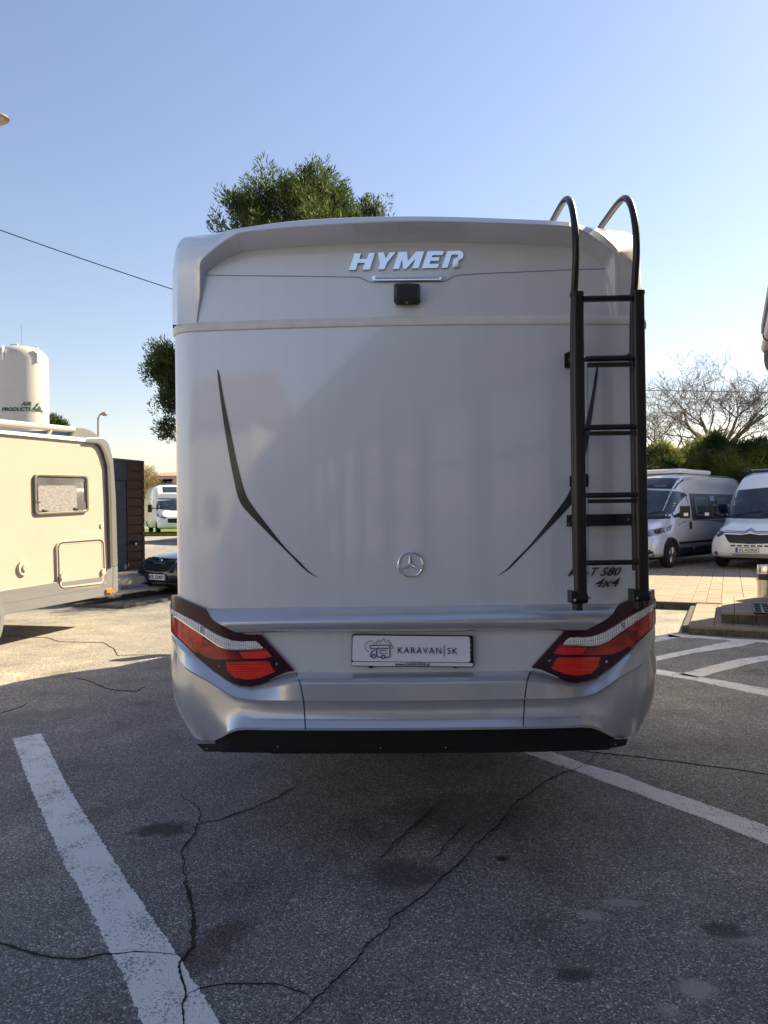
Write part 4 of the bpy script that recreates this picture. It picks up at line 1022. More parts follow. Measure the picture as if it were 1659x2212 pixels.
def wheel(T_, x, y, r=.335, wd=.11, s=1, rim=ALLOY, spokes=7):
    wh = T_.part('wheel', lathe([(r * .55, -wd), (r * .9, -wd), (r, -wd * .6), (r, wd * .6), (r * .9, wd), (r * .64, wd), (r * .62, wd * .55), (r * .1, wd * .5)], (x, y, r), 'X', 30), TYRE, smooth=True)
    xx = x + s * wd * .62
    if spokes:
        parts = [lathe([(r * .66, -.01), (r * .66, .012), (r * .60, .012), (r * .60, -.01)], (xx + s * .012, y, r), 'X', 28), lathe([(r * .15, -.01), (r * .15, .03)], (xx, y, r), 'X', 14)]
        for k in range(spokes):
            a = 2 * math.pi * k / spokes
            for da in (-.16, .16):
                parts.append(tube([(xx + s * .02, y + math.cos(a) * r * .1, r + math.sin(a) * r * .1), (xx + s * .02, y + math.cos(a + da) * r * .63, r + math.sin(a + da) * r * .63)], .016, 6))
        T_.part('rim', join(parts), rim, wh)
    else:
        T_.part('rim', lathe([(r * .6, -.01), (r * .6, .012), (r * .1, .03)], (xx, y, r), 'X', 20), rim, wh)
def arch(T_, side, s, y, r, m, off=.012):
    pts = lambda rr, a0=-8, a1=188: [(y + rr * math.cos(R(a0 + (a1 - a0) * k / 20)), .34 + rr * math.sin(R(a0 + (a1 - a0) * k / 20))) for k in range(21)]
    T_.part('wheel_arch', slab(pair_ribbon(pts(r + .075), pts(r + .0)), side, off, .03), m)
    T_.part('arch_liner', slab(poly2(pts(r + .005, -3, 183)), side, off * .4, .01), BLACKMATT)
def q4(x0, x1, z0, z1): return [(x0, z1), (x1, z1), (x1, z0), (x0, z0)]
def plate(T_, front, cx, cz, s, off=.03, wd=.52, ht=.11, band=True):
    p = T_.part('number_plate', slab(poly2(q4(cx - wd / 2, cx + wd / 2, cz - ht / 2, cz + ht / 2)), lambda x, z, o: Vector((x, front(cx, cz, 0).y - o, z)), off, .02), WHITE)
    fm = lambda x, z, o: Vector((x, front(cx, cz, 0).y - o, z))
    if band: T_.part('blue_band', slab(poly2(q4(cx - wd / 2 + .004, cx - wd / 2 + .045, cz - ht / 2 + .004, cz + ht / 2 - .004)), fm, off + .004, .004), mat('plate_blue', (.01, .05, .35), .4) if 'plate_blue' not in MATS else MATS['plate_blue'], p)
    T_.part('lettering', slab(text_quad(s, [(cx - wd / 2 + .065, cz + ht * .34), (cx + wd / 2 - .02, cz + ht * .34), (cx + wd / 2 - .02, cz - ht * .34), (cx - wd / 2 + .065, cz - ht * .34)], bold=.015), fm, off + .004, .004), BLACKPL, p)
    for e in ((cx - wd / 2, cx + wd / 2, cz + ht / 2, cz + ht / 2 + .008), (cx - wd / 2, cx + wd / 2, cz - ht / 2 - .008, cz - ht / 2), (cx - wd / 2 - .008, cx - wd / 2, cz - ht / 2, cz + ht / 2), (cx + wd / 2, cx + wd / 2 + .008, cz - ht / 2, cz + ht / 2)):
        T_.part('plate_border', slab(poly2(q4(*e)), fm, off + .003, .01), BLACKPL, p)

VAN_ST = [(0.0, .42, .68, .62, 1), (.03, .36, .84, .80, .97), (.10, .31, .98, .92, .93), (.25, .28, 1.07, .985, .88), (.50, .27, 1.15, 1.01, .84), (.80, .27, 1.22, 1.02, .82), (.98, .27, 1.29, 1.025, .81),
          (1.10, .27, 1.44, 1.025, .83), (1.30, .27, 1.70, 1.025, .86), (1.50, .27, 1.93, 1.025, .88), (1.62, .27, 2.05, 1.025, .88), (1.78, .27, 2.20, 1.025, .87), (2.05, .27, 2.38, 1.025, .86), (2.4, .27, 2.50, 1.025, .86), (3.0, .27, 2.54, 1.025, .86),
          (5.9, .27, 2.54, 1.025, .86), (6.25, .29, 2.5, 1.01, .86), (6.35, .33, 2.42, .97, .86)]
WSG = mat('windscreen_glass', (.035, .06, .09), .03, 0, 1., col2=(.015, .02, .028), vscale=2.2)
LAMPG = mat('headlamp_glass', (.32, .34, .38), .1, .6, 1., col2=(.04, .045, .05), vscale=13)
def camper_van(label, loc, rot, paint, kind, group=None):
    T_ = Thing('camper_van', label, 'camper van', loc, rot, group)
    vf = vloft(VAN_ST); front, rt, lf = casts(vf)
    B = T_.part('body', vf, paint, smooth=True, ang=28)
    # windscreen, side glass
    T_.part('windscreen', slab(xribbon2([(-.90, 1.90), (-.84, 2.00), (0, 2.055), (.84, 2.00), (.90, 1.90)], [(-.90, 1.45), (-.86, 1.33), (0, 1.305), (.86, 1.33), (.90, 1.45)], 24, 10), front, .008, .008), WSG, smooth=True)
    T_.part('scuttle', slab(xribbon2([(-.88, 1.34), (0, 1.31), (.88, 1.34)], [(-.86, 1.27), (0, 1.245), (.86, 1.27)], 16, 2), front, .011, .01), BLACKPL, smooth=True)
    for a, b in (((-.62, 1.34), (.02, 1.43)), ((.05, 1.36), (.72, 1.45))):
        pts = [front(a[0] + (b[0] - a[0]) * t / 5, a[1] + (b[1] - a[1]) * t / 5, .03) for t in range(6)]
        T_.part('wiper', tube(pts, .012, 6), BLACKPL)
    for side, s in ((rt, 1), (lf, -1)):
        T_.part('door_window', slab(pair_ribbon([(1.30, 1.40), (1.42, 1.62), (1.56, 1.80), (1.75, 1.95), (2.10, 1.97), (2.16, 1.90)], [(1.30, 1.34), (1.42, 1.31), (1.60, 1.30), (1.80, 1.29), (2.10, 1.30), (2.16, 1.36)]), side, .008, .01), WSG)
        for yy in (1.10, 2.26, 3.55):
            T_.part('door_gap', slab(line2([(yy, .45 if yy > 1.2 else .75), (yy, 1.28 if yy < 1.2 else 2.08)], .012), side, .003, .006), GREYDK)
        T_.part('door_handle', slab(poly2(rr_pts(q4(2.06, 2.16, .98, 1.18), (.3, .2))), side, .03, .03), BLACKPL)
        arm = Vector((s * .98, 1.22, 1.32)); hd = Vector((s * 1.20, 1.20, 1.42))
        mir_ = T_.part('side_mirror', join([tube([arm, hd], .04, 8), box(min(hd.x - .02 * s, hd.x + .2 * s), max(hd.x - .02 * s, hd.x + .2 * s), 1.12, 1.26, 1.28, 1.60)]), BLACKPL, bevel=.05)
        T_.part('indicator', box(min(hd.x + .1 * s, hd.x + .205 * s), max(hd.x + .1 * s, hd.x + .205 * s), 1.09, 1.12, 1.34, 1.42), WHITE, mir_)
        for yy in (.97, 4.9):
            arch(T_, side, s, yy, .38, BLACKPL if kind == 'silver' else paint)
            wheel(T_, s * .93, yy, .335, .115, s, ALLOY, 6)
        T_.part('lower_moulding', slab(poly2(q4(1.42, 4.4, .60, .66)), side, .012, .02), BLACKPL)
        T_.part('sill_panel', slab(poly2(q4(1.42, 4.45, .33, .50)), side, .012, .02), BLACKPL if kind == 'silver' else paint)
        if kind == 'silver':
            T_.part('graphic_band', slab(poly2([(2.32, 1.95), (5.6, 1.95), (5.6, 1.26), (2.24, 1.22), (2.28, 1.6)]), side, .010, .01), DECAL)
            T_.part('lower_graphic', slab(poly2([(1.40, 1.08), (1.75, 1.19), (2.24, 1.21), (5.8, 1.21), (5.8, .50), (1.40, .50)]), side, .008, .008), mat('grey_graphic', (.15, .17, .205), .3, .3, 1.) if 'grey_graphic' not in MATS else MATS['grey_graphic'])
            T_.part('light_stripe', slab(poly2(q4(2.24, 5.8, .86, .90)), side, .012, .006), paint)
            T_.part('lettering', slab(text_quad('60', [(3.62, 1.9), (3.9, 1.9), (3.9, 1.74), (3.62, 1.74)] if s > 0 else [(3.9, 1.9), (3.62, 1.9), (3.62, 1.74), (3.9, 1.74)], bold=.03), side, .016, .008), paint)
            T_.part('marker_light', slab(poly2(q4(2.30, 2.38, .44, .50)), side, .03, .03), ORANGE)
        for (ya, yb) in ((2.55, 3.35), (4.0, 4.75)):
            q_ = q4(ya, yb, 1.34, 1.84)
            wf_ = T_.part('window_frame', slab(ring2(rr_pts(q_, (.12, .16)), rr_pts(inset_quad(q_, .05, .08), (.1, .14))), side, .03, .035), GREYPL)
            T_.part('pane', slab(poly2(rr_pts(inset_quad(q_, .04, .06), (.1, .14))), side, .022, .01), WSG, wf_)
        if kind == 'white':
            T_.part('fuel_flap', slab(poly2(q4(2.9, 3.1, .8, 1.0)), side, .004, .004), paint)
    # front end
    for s in (-1, 1):
        hl = [(s * .60, .93), (s * .70, .955), (s * .84, 1.03), (s * .945, 1.12)], [(s * .60, .90), (s * .74, .80), (s * .88, .84), (s * .955, .98)]
        if s < 0: hl = (hl[0][::-1], hl[1][::-1])
        T_.part('headlight', slab(xribbon2(hl[0], hl[1], 10, 3), front, .012, .02), LAMPG, smooth=True)
        T_.part('fog_light', slab(poly2([(s * .80 + .045 * math.cos(R(a)), .40 + .045 * math.sin(R(a))) for a in range(0, 360, 30)]), front, .02, .02), ALLOY)
        if kind == 'silver':
            T_.part('bumper_vent', slab(poly2([(s * .66, .70), (s * .90, .76), (s * .88, .44), (s * .70, .44), (s * .69, .55), (s * .60, .58)]), front, .014, .02), BLACKPL)
    if kind == 'silver':
        T_.part('grille', slab(xribbon2([(-.60, .88), (0, .90), (.60, .88)], [(-.60, .60), (0, .58), (.60, .60)], 12, 4), front, .012, .02), BLACKPL, smooth=True)
        T_.part('lower_bumper', slab(xribbon2([(-.93, .46), (0, .45), (.93, .46)], [(-.86, .34), (0, .36), (.86, .34)], 16, 2), front, .014, .02), BLACKPL, smooth=True)
        T_.part('overcab_panel', slab(xribbon2([(-.76, 2.36), (0, 2.40), (.76, 2.36)], [(-.86, 2.06), (0, 2.11), (.86, 2.06)], 18, 8), front, .012, .012), mat('gloss_black_panel', (.010, .012, .022), .38, 0, .3), smooth=True)
        T_.part('lettering', slab(text_quad('ADRIA', [(.20, 2.19), (.56, 2.185), (.56, 2.13), (.20, 2.135)], bold=.03), front, .017, .006), ALLOY)
        T_.part('roof_box', box(-.6, .6, 2.5, 4.6, 2.53, 2.66), WHITE, bevel=.06)
    else:
        for zz in (.905, .945):
            T_.part('chrome_bar', slab(line2([(-.86, zz + .06), (-.60, zz + .005), (-.20, zz - .005), (-.13, zz - .005), (0, zz + .065), (.13, zz - .005), (.20, zz - .005), (.60, zz + .005), (.86, zz + .06)], .022), front, .022, .02), mat('blue_tinted_chrome', (.45, .5, .75), .08, 1.) if 'blue_tinted_chrome' not in MATS else MATS['blue_tinted_chrome'])
        T_.part('grille', slab(xribbon2([(-.60, .87), (-.2, .855), (0, .89), (.2, .855), (.60, .87)], [(-.60, .86), (-.48, .66), (0, .64), (.48, .66), (.60, .86)], 22, 4), front, .012, .02), BLACKPL, smooth=True)
        for k in range(6):
            T_.part('air_slot', slab(poly2(q4(-.45 + k * .155, -.34 + k * .155, .575, .61)), front, .010, .02), BLACKMATT)
        T_.part('plate_panel', slab(poly2(q4(-.42, .42, .42, .56)), lambda x, z, o: Vector((x, front(0, .5, 0).y - o, z)), .015, .05), paint, bevel=.01)
        plate(T_, front, -.06, .49, 'XL·ADRIA', .03)
        T_.part('skid_plate', slab(xribbon2([(-.42, .40), (.42, .40)], [(-.40, .34), (.40, .34)], 8, 1), front, .02, .03), mat('silver_skid', (.45, .45, .46), .4, .3))
        T_.part('under_bumper', slab(xribbon2([(-.95, .345), (0, .36), (.95, .345)], [(-.8, .30), (0, .29), (.8, .30)], 12, 1), front, -.03, .2), BLACKMATT)
        T_.part('roof_window', slab(xribbon2([(.06, 2.42), (.62, 2.36)], [(.02, 2.24), (.66, 2.20)], 8, 4), front, .012, .012), WSG, smooth=True)
        T_.part('lettering', slab(text_quad('ADRIA', [(.03, 2.17), (.40, 2.165), (.40, 2.115), (.03, 2.12)], bold=.03, shear=.2), front, .014, .006), NAVY)
        T_.part('solar_bar', box(-.62, .75, 2.5, 3.4, 2.56, 2.60), GREYPL, bevel=.01)
        T_.part('roof_antenna', box(-.80, -.62, 2.4, 2.65, 2.5, 2.62), BLACKPL, bevel=.03)
    T_.part('undercarriage', box(-.8, .8, .4, 6.1, .22, .34), BLACKMATT)
    return T_
SILV = mat('silver_van_paint', (.62, .64, .68), .28, .35, 1.)
camper_van('silver camper van with black panel over the windscreen and dark side graphics', (6.05, 19.3, .115), -R(46), SILV, 'silver', 'camper vans parked on the paving')
camper_van('white camper van with chrome chevron grille beside the silver van', (8.98, 18.2, .115), -R(41), WHITE, 'white', 'camper vans parked on the paving')

# far white motorhome on the lawn, and one more van nose beyond the sedan
FAR_ST = [(0.0, .42, .68, .62, 1), (.03, .36, .84, .80, .97), (.10, .31, .98, .92, .93), (.25, .28, 1.07, .985, .88), (.50, .27, 1.15, 1.01, .84), (.98, .27, 1.29, 1.025, .81), (1.10, .27, 1.44, 1.025, .83), (1.50, .27, 1.93, 1.025, .90),
          (1.52, .27, 2.0, 1.04, .94), (1.60, .27, 2.30, 1.08, .95), (2.1, .27, 2.72, 1.14, .93), (2.5, .27, 2.84, 1.16, .94), (6.9, .27, 2.84, 1.16, .95), (7.1, .4, 2.7, 1.10, .95)]
def far_motorhome(label, loc, rot):
    T_ = Thing('motorhome', label, 'motorhome', loc, rot)
    vf = vloft(FAR_ST); front, rt, lf = casts(vf)
    T_.part('body', vf, WHITE, smooth=True, ang=28)
    T_.part('windscreen', slab(xribbon2([(-.88, 1.85), (0, 1.92), (.88, 1.85)], [(-.88, 1.40), (0, 1.30), (.88, 1.40)], 20, 6), front, .01, .01), WSG, smooth=True)
    T_.part('skylight', slab(xribbon2([(-.55, 2.70), (.55, 2.70)], [(-.72, 2.36), (.72, 2.36)], 10, 4), front, .012, .012), WSG, smooth=True)
    T_.part('overcab_edge', slab(xribbon2([(-.95, 2.02), (0, 2.0), (.95, 2.02)], [(-.95, 1.98), (0, 1.95), (.95, 1.98)], 10, 1), front, .03, .03), BLACKPL)
    T_.part('grille', slab(xribbon2([(-.5, .84), (0, .86), (.5, .84)], [(-.42, .62), (0, .60), (.42, .62)], 12, 4), front, .012, .02), BLACKPL, smooth=True)
    T_.part('roof_box', box(-.5, .6, 2.9, 3.9, 2.82, 2.95), GREYDK, bevel=.03)
    for s, side in ((1, rt), (-1, lf)):
        hl = [(s * .55, .92), (s * .70, .97), (s * .945, 1.12)], [(s * .55, .90), (s * .74, .82), (s * .955, .98)]
        if s < 0: hl = (hl[0][::-1], hl[1][::-1])
        T_.part('headlight', slab(xribbon2(hl[0], hl[1], 10, 3), front, .012, .02), LAMPG, smooth=True)
        T_.part('door_window', slab(poly2([(1.3, 1.36), (1.55, 1.82), (1.62, 1.92), (2.0, 1.92), (2.05, 1.34)]), side, .012, .02), WSG)
        T_.part('side_window', slab(poly2(q4(3.2, 4.2, 1.5, 2.1)), side, .012, .02), WSG)
        hd = Vector((s * 1.24, 1.18, 1.3))
        T_.part('side_mirror', join([tube([(s * .98, 1.2, 1.45), (s * 1.26, 1.2, 1.45)], .03, 6), box(min(hd.x, hd.x + .22 * s), max(hd.x, hd.x + .22 * s), 1.1, 1.24, 1.22, 1.66)]), BLACKPL, bevel=.03)
        for yy in (.97, 5.0):
            arch(T_, side, s, yy, .38, WHITE); wheel(T_, s * .93, yy, .335, .115, s, ALLOY, 0)
    return T_
p = at(383, 1155, 41.5); far_motorhome('distant white motorhome with roof skylight parked on the lawn', (p.x, 41.5, .66), R(23))
q = at(418, 1172, 33.)
far_motorhome('white motorhome nose peeping out beyond the dark car', (q.x, 33., ground_z(33.)), -R(20))

# ================================================================== DARK SEDAN
CAR_ST = [(0, .34, .56, .52, 1), (.04, .27, .66, .70, .98), (.12, .22, .735, .80, .95), (.28, .19, .79, .87, .9), (.55, .18, .845, .895, .85), (.9, .18, .90, .905, .82), (1.20, .18, .95, .91, .80), (1.40, .18, 1.03, .91, .78), (1.8, .18, 1.27, .91, .68), (2.15, .18, 1.41, .91, .63), (2.6, .18, 1.46, .91, .62),
          (3.2, .18, 1.42, .905, .63), (3.8, .18, 1.24, .90, .68), (4.2, .2, 1.08, .88, .8), (4.55, .25, 1.02, .82, .85), (4.68, .35, .9, .7, .9)]
CARP = mat('deep_blue_black_paint', (.008, .011, .020), .12, .3, 1.)
cp = at(340, 1215, 14.65)
SD = Thing('sedan_car', 'dark blue black car with chrome edged ribbed grille, half hidden by the big motorhome', 'car', (cp.x, cp.y, 0), -R(-36) * -1)
vf = vloft(CAR_ST); front, rt, lf = casts(vf)
SD.part('body', vf, CARP, smooth=True, ang=30)
SD.part('windscreen', slab(xribbon2([(-.58, 1.34), (0, 1.40), (.58, 1.34)], [(-.72, 1.02), (0, 1.0), (.72, 1.02)], 16, 6), front, .008, .008), GLASSDK, smooth=True)
gu, gl = [(-.50, .735), (-.20, .72), (-.10, .69), (0, .675), (.10, .69), (.20, .72), (.50, .735)], [(-.46, .60), (-.36, .52), (-.2, .495), (0, .49), (.2, .495), (.36, .52), (.46, .60)]
gu = [(a, b - .02) for a, b in gu]
gm = SD.part('grille', slab(xribbon2([(-.5, .70), (.5, .70)], [(-.44, .50), (.44, .50)], 12, 3), front, .006, .01), BLACKMATT)
pts = [(-.5, .715), (-.22, .71), (-.12, .665), (.12, .665), (.22, .71), (.5, .715), (.46, .60), (.34, .515), (0, .495), (-.34, .515), (-.46, .60), (-.5, .716)]
SD.part('grille_surround', slab(line2(resample(pts, 60), .022), front, .02, .02), CHROME, gm)
for k in range(18):
    x_ = -.425 + .05 * k
    SD.part('grille_rib', slab(poly2(q4(x_ - .011, x_ + .011, .535 if abs(x_) < .35 else .58, .655 if abs(x_) < .15 else .695)), front, .014, .02), BLACKPL, gm)
SD.part('round_emblem', slab(poly2([(.045 * math.cos(R(a)), .725 + .040 * math.sin(R(a))) for a in range(0, 360, 24)]), lambda x, z, o: Vector((x, .06 - o, z)), .0, .03), CHROME)
plate(SD, front, 0, .405, 'KE 2540T', .03)
SD.part('chrome_strip', slab(line2(resample([(-.82, .31), (-.4, .285), (.4, .285), (.82, .31)], 20), .014), front, .012, .01), CHROME)
SD.part('lower_intake', slab(xribbon2([(-.62, .27), (.62, .27)], [(-.6, .215), (.6, .215)], 8, 1), front, .004, .01), BLACKMATT)
for s in (-1, 1):
    hl = ([(s * .52, .70), (s * .80, .715)], [(s * .50, .61), (s * .80, .63)])
    if s < 0: hl = (hl[0][::-1], hl[1][::-1])
    SD.part('headlight', slab(xribbon2(hl[0], hl[1], 8, 3), front, .008, .01), mat('dark_headlamp', (.03, .035, .045), .08, .3, 1.) if 'dark_headlamp' not in MATS else MATS['dark_headlamp'], smooth=True)
    SD.part('side_mirror', box(min(s * .92, s * 1.08), max(s * .92, s * 1.08), 1.55, 1.70, .95, 1.08), CARP, bevel=.03)
    side = rt if s > 0 else lf
    SD.part('side_window', slab(poly2([(1.65, 1.0), (2.1, 1.30), (3.3, 1.30), (3.8, 1.05)]), side, .01, .02), GLASSDK)
    for yy in (.88, 3.55):
        arch(SD, side, s, yy, .34, CARP, .008); wheel(SD, s * .80, yy, .32, .105, s, ALLOY, 5)
SD.part('undercarriage', box(-.7, .7, .3, 4.4, .14, .22), BLACKMATT)

# ================================================================== PLAZA, STEPS
AV = R(25); vV = Vector((math.sin(AV), math.cos(AV), 0)); uV = Vector((math.cos(AV), -math.sin(AV), 0))
def UV(n_, v_, z=0.): return uV * n_ + vV * v_ + Vector((0, 0, z))
def ubox(n0, n1, v0, v1, z0, z1):
    V = [UV(n_, v_, z) for z in (z0, z1) for v_ in (v0, v1) for n_ in (n0, n1)]; return V, box(0, 1, 0, 1, 0, 1)[1]
PZ = .115
c0 = gr(1488, 1371); nL, vF = c0.dot(uV), c0.dot(vV)
c1 = gr(1492, 1316); vP = c1.dot(vV)
PLAZA = structure('paving', join([ubox(nL + .002, 14, vF + .002, vP, -.05, PZ - .012), ubox(-7, 14, vP + .002, 34, -.05, PZ - .012)]), mat('paving_joint_sand', (.14, .125, .105), .95))
pav_vf = {}
def paver_mesh(wn, wv):
    k = (wn, wv)
    if k not in pav_vf:
        b = .006; V = []; h = .045
        for (ins, z) in ((0, -h), (0, -.006), (b, 0)):
            V += [UV(ins, ins, z), UV(wn - ins, ins, z), UV(wn - ins, wv - ins, z), UV(ins, wv - ins, z)]
        Fc = [(i + 4 * j, (i + 1) % 4 + 4 * j, (i + 1) % 4 + 4 * j + 4, i + 4 * j + 4) for j in range(2) for i in range(4)] + [(8, 9, 10, 11)]
        for mi, m_p in enumerate((PAVER, PAVER2)):
            me = bpy.data.meshes.new('paver'); me.from_pydata([tuple(v) for v in V], [], Fc); me.materials.append(m_p); me.update()
            pav_vf[(wn, wv, mi)] = me
        pav_vf[k] = (V, Fc)
    return k
cols_w = [.30, .22, .22, .34]; cand = []
def lay(n0, n1, v0, v1):
    n_ = n0; ci = 0
    while n_ < n1 - .05:
        wn = min(cols_w[ci % 4], n1 - n_); v_ = v0 - (ci * .37 % .5) ; ri = ci
        while v_ < v1 - .02:
            wv = (.5, .36, .6)[ri % 3]; a = max(v_, v0); b = min(v_ + wv, v1)
            if b - a > .05: cand.append((round(n_, 3), round(a, 3), round(wn - .008, 3), round(b - a - .008, 3)))
            v_ += wv; ri += 1
        n_ += cols_w[ci % 4]; ci += 1
lay(nL, 2.2, vF, vP - .20); lay(-5.2, 7.5, vP + .0, 24)
vis = []
far_pts = []
for (n_, v_, wn, wv) in cand:
    c = UV(n_ + wn / 2, v_ + wv / 2, PZ); q = cam_rot.transposed() @ (c - CAM); px = 829.5 + F * q.x / -q.z
    if px < 1400 or px > 1690: far_pts.append((n_, v_, wn, wv)); continue
    vis.append(((c - CAM).length, (n_, v_, wn, wv)))
vis.sort()
def place_pavers(lst, as_parts):
    acc = []
    for (n_, v_, wn, wv) in lst:
        k = paver_mesh(wn, wv); p = UV(n_, v_, PZ + random.uniform(-.0015, .0015))
        if as_parts:
            o = bpy.data.objects.new('paver', pav_vf[(wn, wv, random.random() < .4)]); COL.objects.link(o); o.parent = PLAZA; o.location = p
        else: acc.append(([v + p for v in pav_vf[k][0]], pav_vf[k][1]))
    return acc
place_pavers([d[1] for d in vis[:300]], True)
rest = place_pavers([d[1] for d in vis[300:]] + far_pts, False)
o = mesh_obj('paver_field', join(rest), PAVER, PLAZA); o['kind'] = 'stuff'
for i in range(24):          # kerb stones along the edge of the paving
    structure_part = mesh_obj('kerb_stone', ubox(-5.0 + i * .5 + .004, -4.504 + i * .5, vP - .10, vP - .004, -.05, PZ + .001), CONCRETE, PLAZA, bevel=.005) if -4.5 + i * .5 < nL + .02 else None
for i in range(int((vP - vF) / .4)):
    mesh_obj('kerb_stone', ubox(nL - .09, nL - .004, vF + .12 + i * .4 + .004, vF + .12 + (i + 1) * .4 - .004, -.05, .075), CONCRETE, PLAZA, bevel=.006)
# two block steps
s2 = gr(1557.8, 1346.3, PZ); n2, v2 = s2.dot(uV), s2.dot(vV)
STP = Thing('entrance_steps', 'two low steps of square concrete blocks at the right edge', 'steps', tuple(UV(nL + 1, vF + .5, 0)), -AV)
def steprow(n0, v0, z0, z1, cnt, wb=.205):
    for i in range(cnt):
        STP.part('riser_block', ubox(n0 + i * wb + .003, n0 + (i + 1) * wb - .003, v0 - .001, v0 + .10, z0, z1 - .001), CONCRETE, world=True, bevel=.004)
steprow(nL, vF, -.02, PZ - .030, 12); steprow(n2, v2, PZ - .02, PZ + .119, 11)
for i in range(12):
    STP.part('edge_paver', ubox(nL + i * .205 + .002, nL + (i + 1) * .205 - .003, vF - .004, vF + .11, PZ - .029, PZ + .002), PAVER2, world=True, bevel=.004)
cl = [.16, .46, .46, .46, .46, .46]; xx = n2
Z2 = PZ + .150
STP.part('step_core', ubox(n2 + .01, 2.0, v2 + .11, v2 + 1.9, PZ - .02, Z2 - .035), CONCRETE, world=True)
for wn in cl:
    vv = v2 - .006
    for wv in (.34, .52, .52, .52):
        STP.part('tread_slab', ubox(xx + .003, xx + wn - .003, vv + .003, vv + wv - .003, Z2 - .032, Z2 + random.uniform(-.001, .001)), random.choice((PAVER, PAVER2)), world=True, bevel=.004)
        vv += wv
    xx += wn
# door mat
a = gr(1614, 1306, Z2).to_3d(); b = gr(1632, 1327, Z2)
mn0, mv1, mv0 = b.dot(uV) - .02, a.dot(vV), b.dot(vV)
MT = Thing('door_mat', 'black rubber grid door mat lying on the upper step', 'mat', tuple(UV(mn0 + .4, (mv0 + mv1) / 2, Z2)), -AV)
MT.part('base_sheet', ubox(mn0, mn0 + .9, mv0, mv1, Z2 + .002, Z2 + .012), BLACKMATT, world=True)
for i in range(10): MT.part('rib', ubox(mn0 + i * .097, mn0 + i * .097 + .025, mv0, mv1, Z2 + .012, Z2 + .024), BLACKPL, world=True)
for i in range(5): MT.part('cross_rib', ubox(mn0, mn0 + .9, mv0 + i * (mv1 - mv0 - .02) / 4, mv0 + i * (mv1 - mv0 - .02) / 4 + .02, Z2 + .012, Z2 + .022), BLACKPL, world=True)
# stainless bin at the right edge
g = gr(1637, 1293, Z2); bc = g + Vector((.19, .06, 0)); hh = (at(1638, 1222, bc.y - .1).z - Z2)
BN = Thing('ash_bin', 'stainless steel bin with a black band standing on the upper step', 'bin', tuple(bc))
rb = .15
BN.part('body', lathe([(rb, .0), (rb, hh * .56)], n=30), STEEL, smooth=True)
BN.part('black_band', lathe([(rb * .985, hh * .56), (rb * .985, hh * .74)], n=30), BLACKPL, smooth=True)
BN.part('lid', lathe([(rb, hh * .74), (rb * 1.02, hh * .96), (rb * .98, hh), (.03, hh)], n=30), STEEL, smooth=True)

# ================================================================== BUILDINGS (right and behind the camera)
B1 = Thing('showroom_building', 'low showroom with glass front, pale columns and metal gutter at the right edge', 'building', tuple(UV(5, 0, 0)), -AV)
N1, N2_, V0, V1 = .35, 2.0, -26., 9.4
EH = 3.52
B1.part('glass_front', ubox(N2_ + .04, N2_ + .07, V0, V1, .45, 3.1), mat('showroom_glass', (.46, .47, .48), .05, 0, 1., var=.3, vscale=.5), world=True)
B1.part('plinth', ubox(N2_, N2_ + .3, V0, V1, 0, .45), RENDERW, world=True)
B1.part('lintel', ubox(N2_ - .04, N2_ + .3, V0, V1, 3.1, EH), RENDERW, world=True)
B1.part('back_wall', ubox(9.6, 9.9, V0, V1, 0, EH), RENDERW, world=True)
B1.part('end_wall', ubox(N2_ + .1, 9.9, V0 - .3, V0, 0, EH), RENDERW, world=True)
B1.part('interior_floor', ubox(N2_ + .3, 9.6, V0, V1, -.02, .06), RENDERW, world=True)
for i in range(18):
    B1.part('column', ubox(N2_ - .10, N2_ + .04, V0 + i * 2.05, V0 + i * 2.05 + .22, 0, EH), COLUMN, world=True)
    if i < 17: B1.part('transom', ubox(N2_ - .0, N2_ + .05, V0 + i * 2.05 + .22, V0 + (i + 1) * 2.05, 2.2, 2.28), COLUMN, world=True)
B1.part('soffit', ubox(N1 + .05, N2_, V0 - .5, V1, EH + .0, EH + .04), SOFFIT, world=True)
V = [UV(N1, V0 - .5, EH + .05), UV(N1, V1, EH + .05), UV(6.0, V1, 5.6), UV(6.0, V0 - .5, 5.6), UV(11.5, V1, EH + .05), UV(11.5, V0 - .5, EH + .05)]
V = V + [v + Vector((0, 0, .10)) for v in V]
B1.part('roof', (V, [(0, 3, 2, 1), (3, 5, 4, 2), (6, 7, 8, 9), (9, 8, 10, 11), (0, 1, 7, 6), (1, 2, 8, 7), (2, 4, 10, 8), (4, 5, 11, 10), (5, 3, 9, 11), (3, 0, 6, 9)]), ROOFM, world=True)
# gutter at the visible corner
ge = at(1660, 765, UV(N1, V1).y + 0.05); gz = at(1657, 756, ge.y).z
gp = Vector((ge.x, ge.y, gz + .03)); gutter = []
for k in range(2):
    c = gp - vV * (34. * k)
    gutter.append(c)
prof = [(.075 * math.cos(R(a)), .075 * math.sin(R(a))) for a in range(180, 361, 15)] + [(.069 * math.cos(R(a)), .069 * math.sin(R(a))) for a in range(360, 179, -15)]
V = [c + uV * x + Vector((0, 0, z)) for c in gutter for x, z in prof]; k = len(prof)
B1.part('gutter', (V, [(i, (i + 1) % k, (i + 1) % k + k, i + k) for i in range(k)] + [tuple(range(k)), tuple(range(2 * k - 1, k - 1, -1))]), GALV, world=True, smooth=True)
B1.part('gutter_end', slab(([Vector((x, z)) for x, z in prof[:13]], [tuple(range(13))]), lambda x, z, o: gp + vV * (o) + uV * x + Vector((0, 0, z)), .006, .012), GALV, world=True)
B1.part('gutter_hook', tube([gp - vV * .7 + uV * (.08 * math.cos(R(a))) + Vector((0, 0, .08 * math.sin(R(a)))) for a in range(170, 371, 20)], .008, 6), GREYDK, world=True)
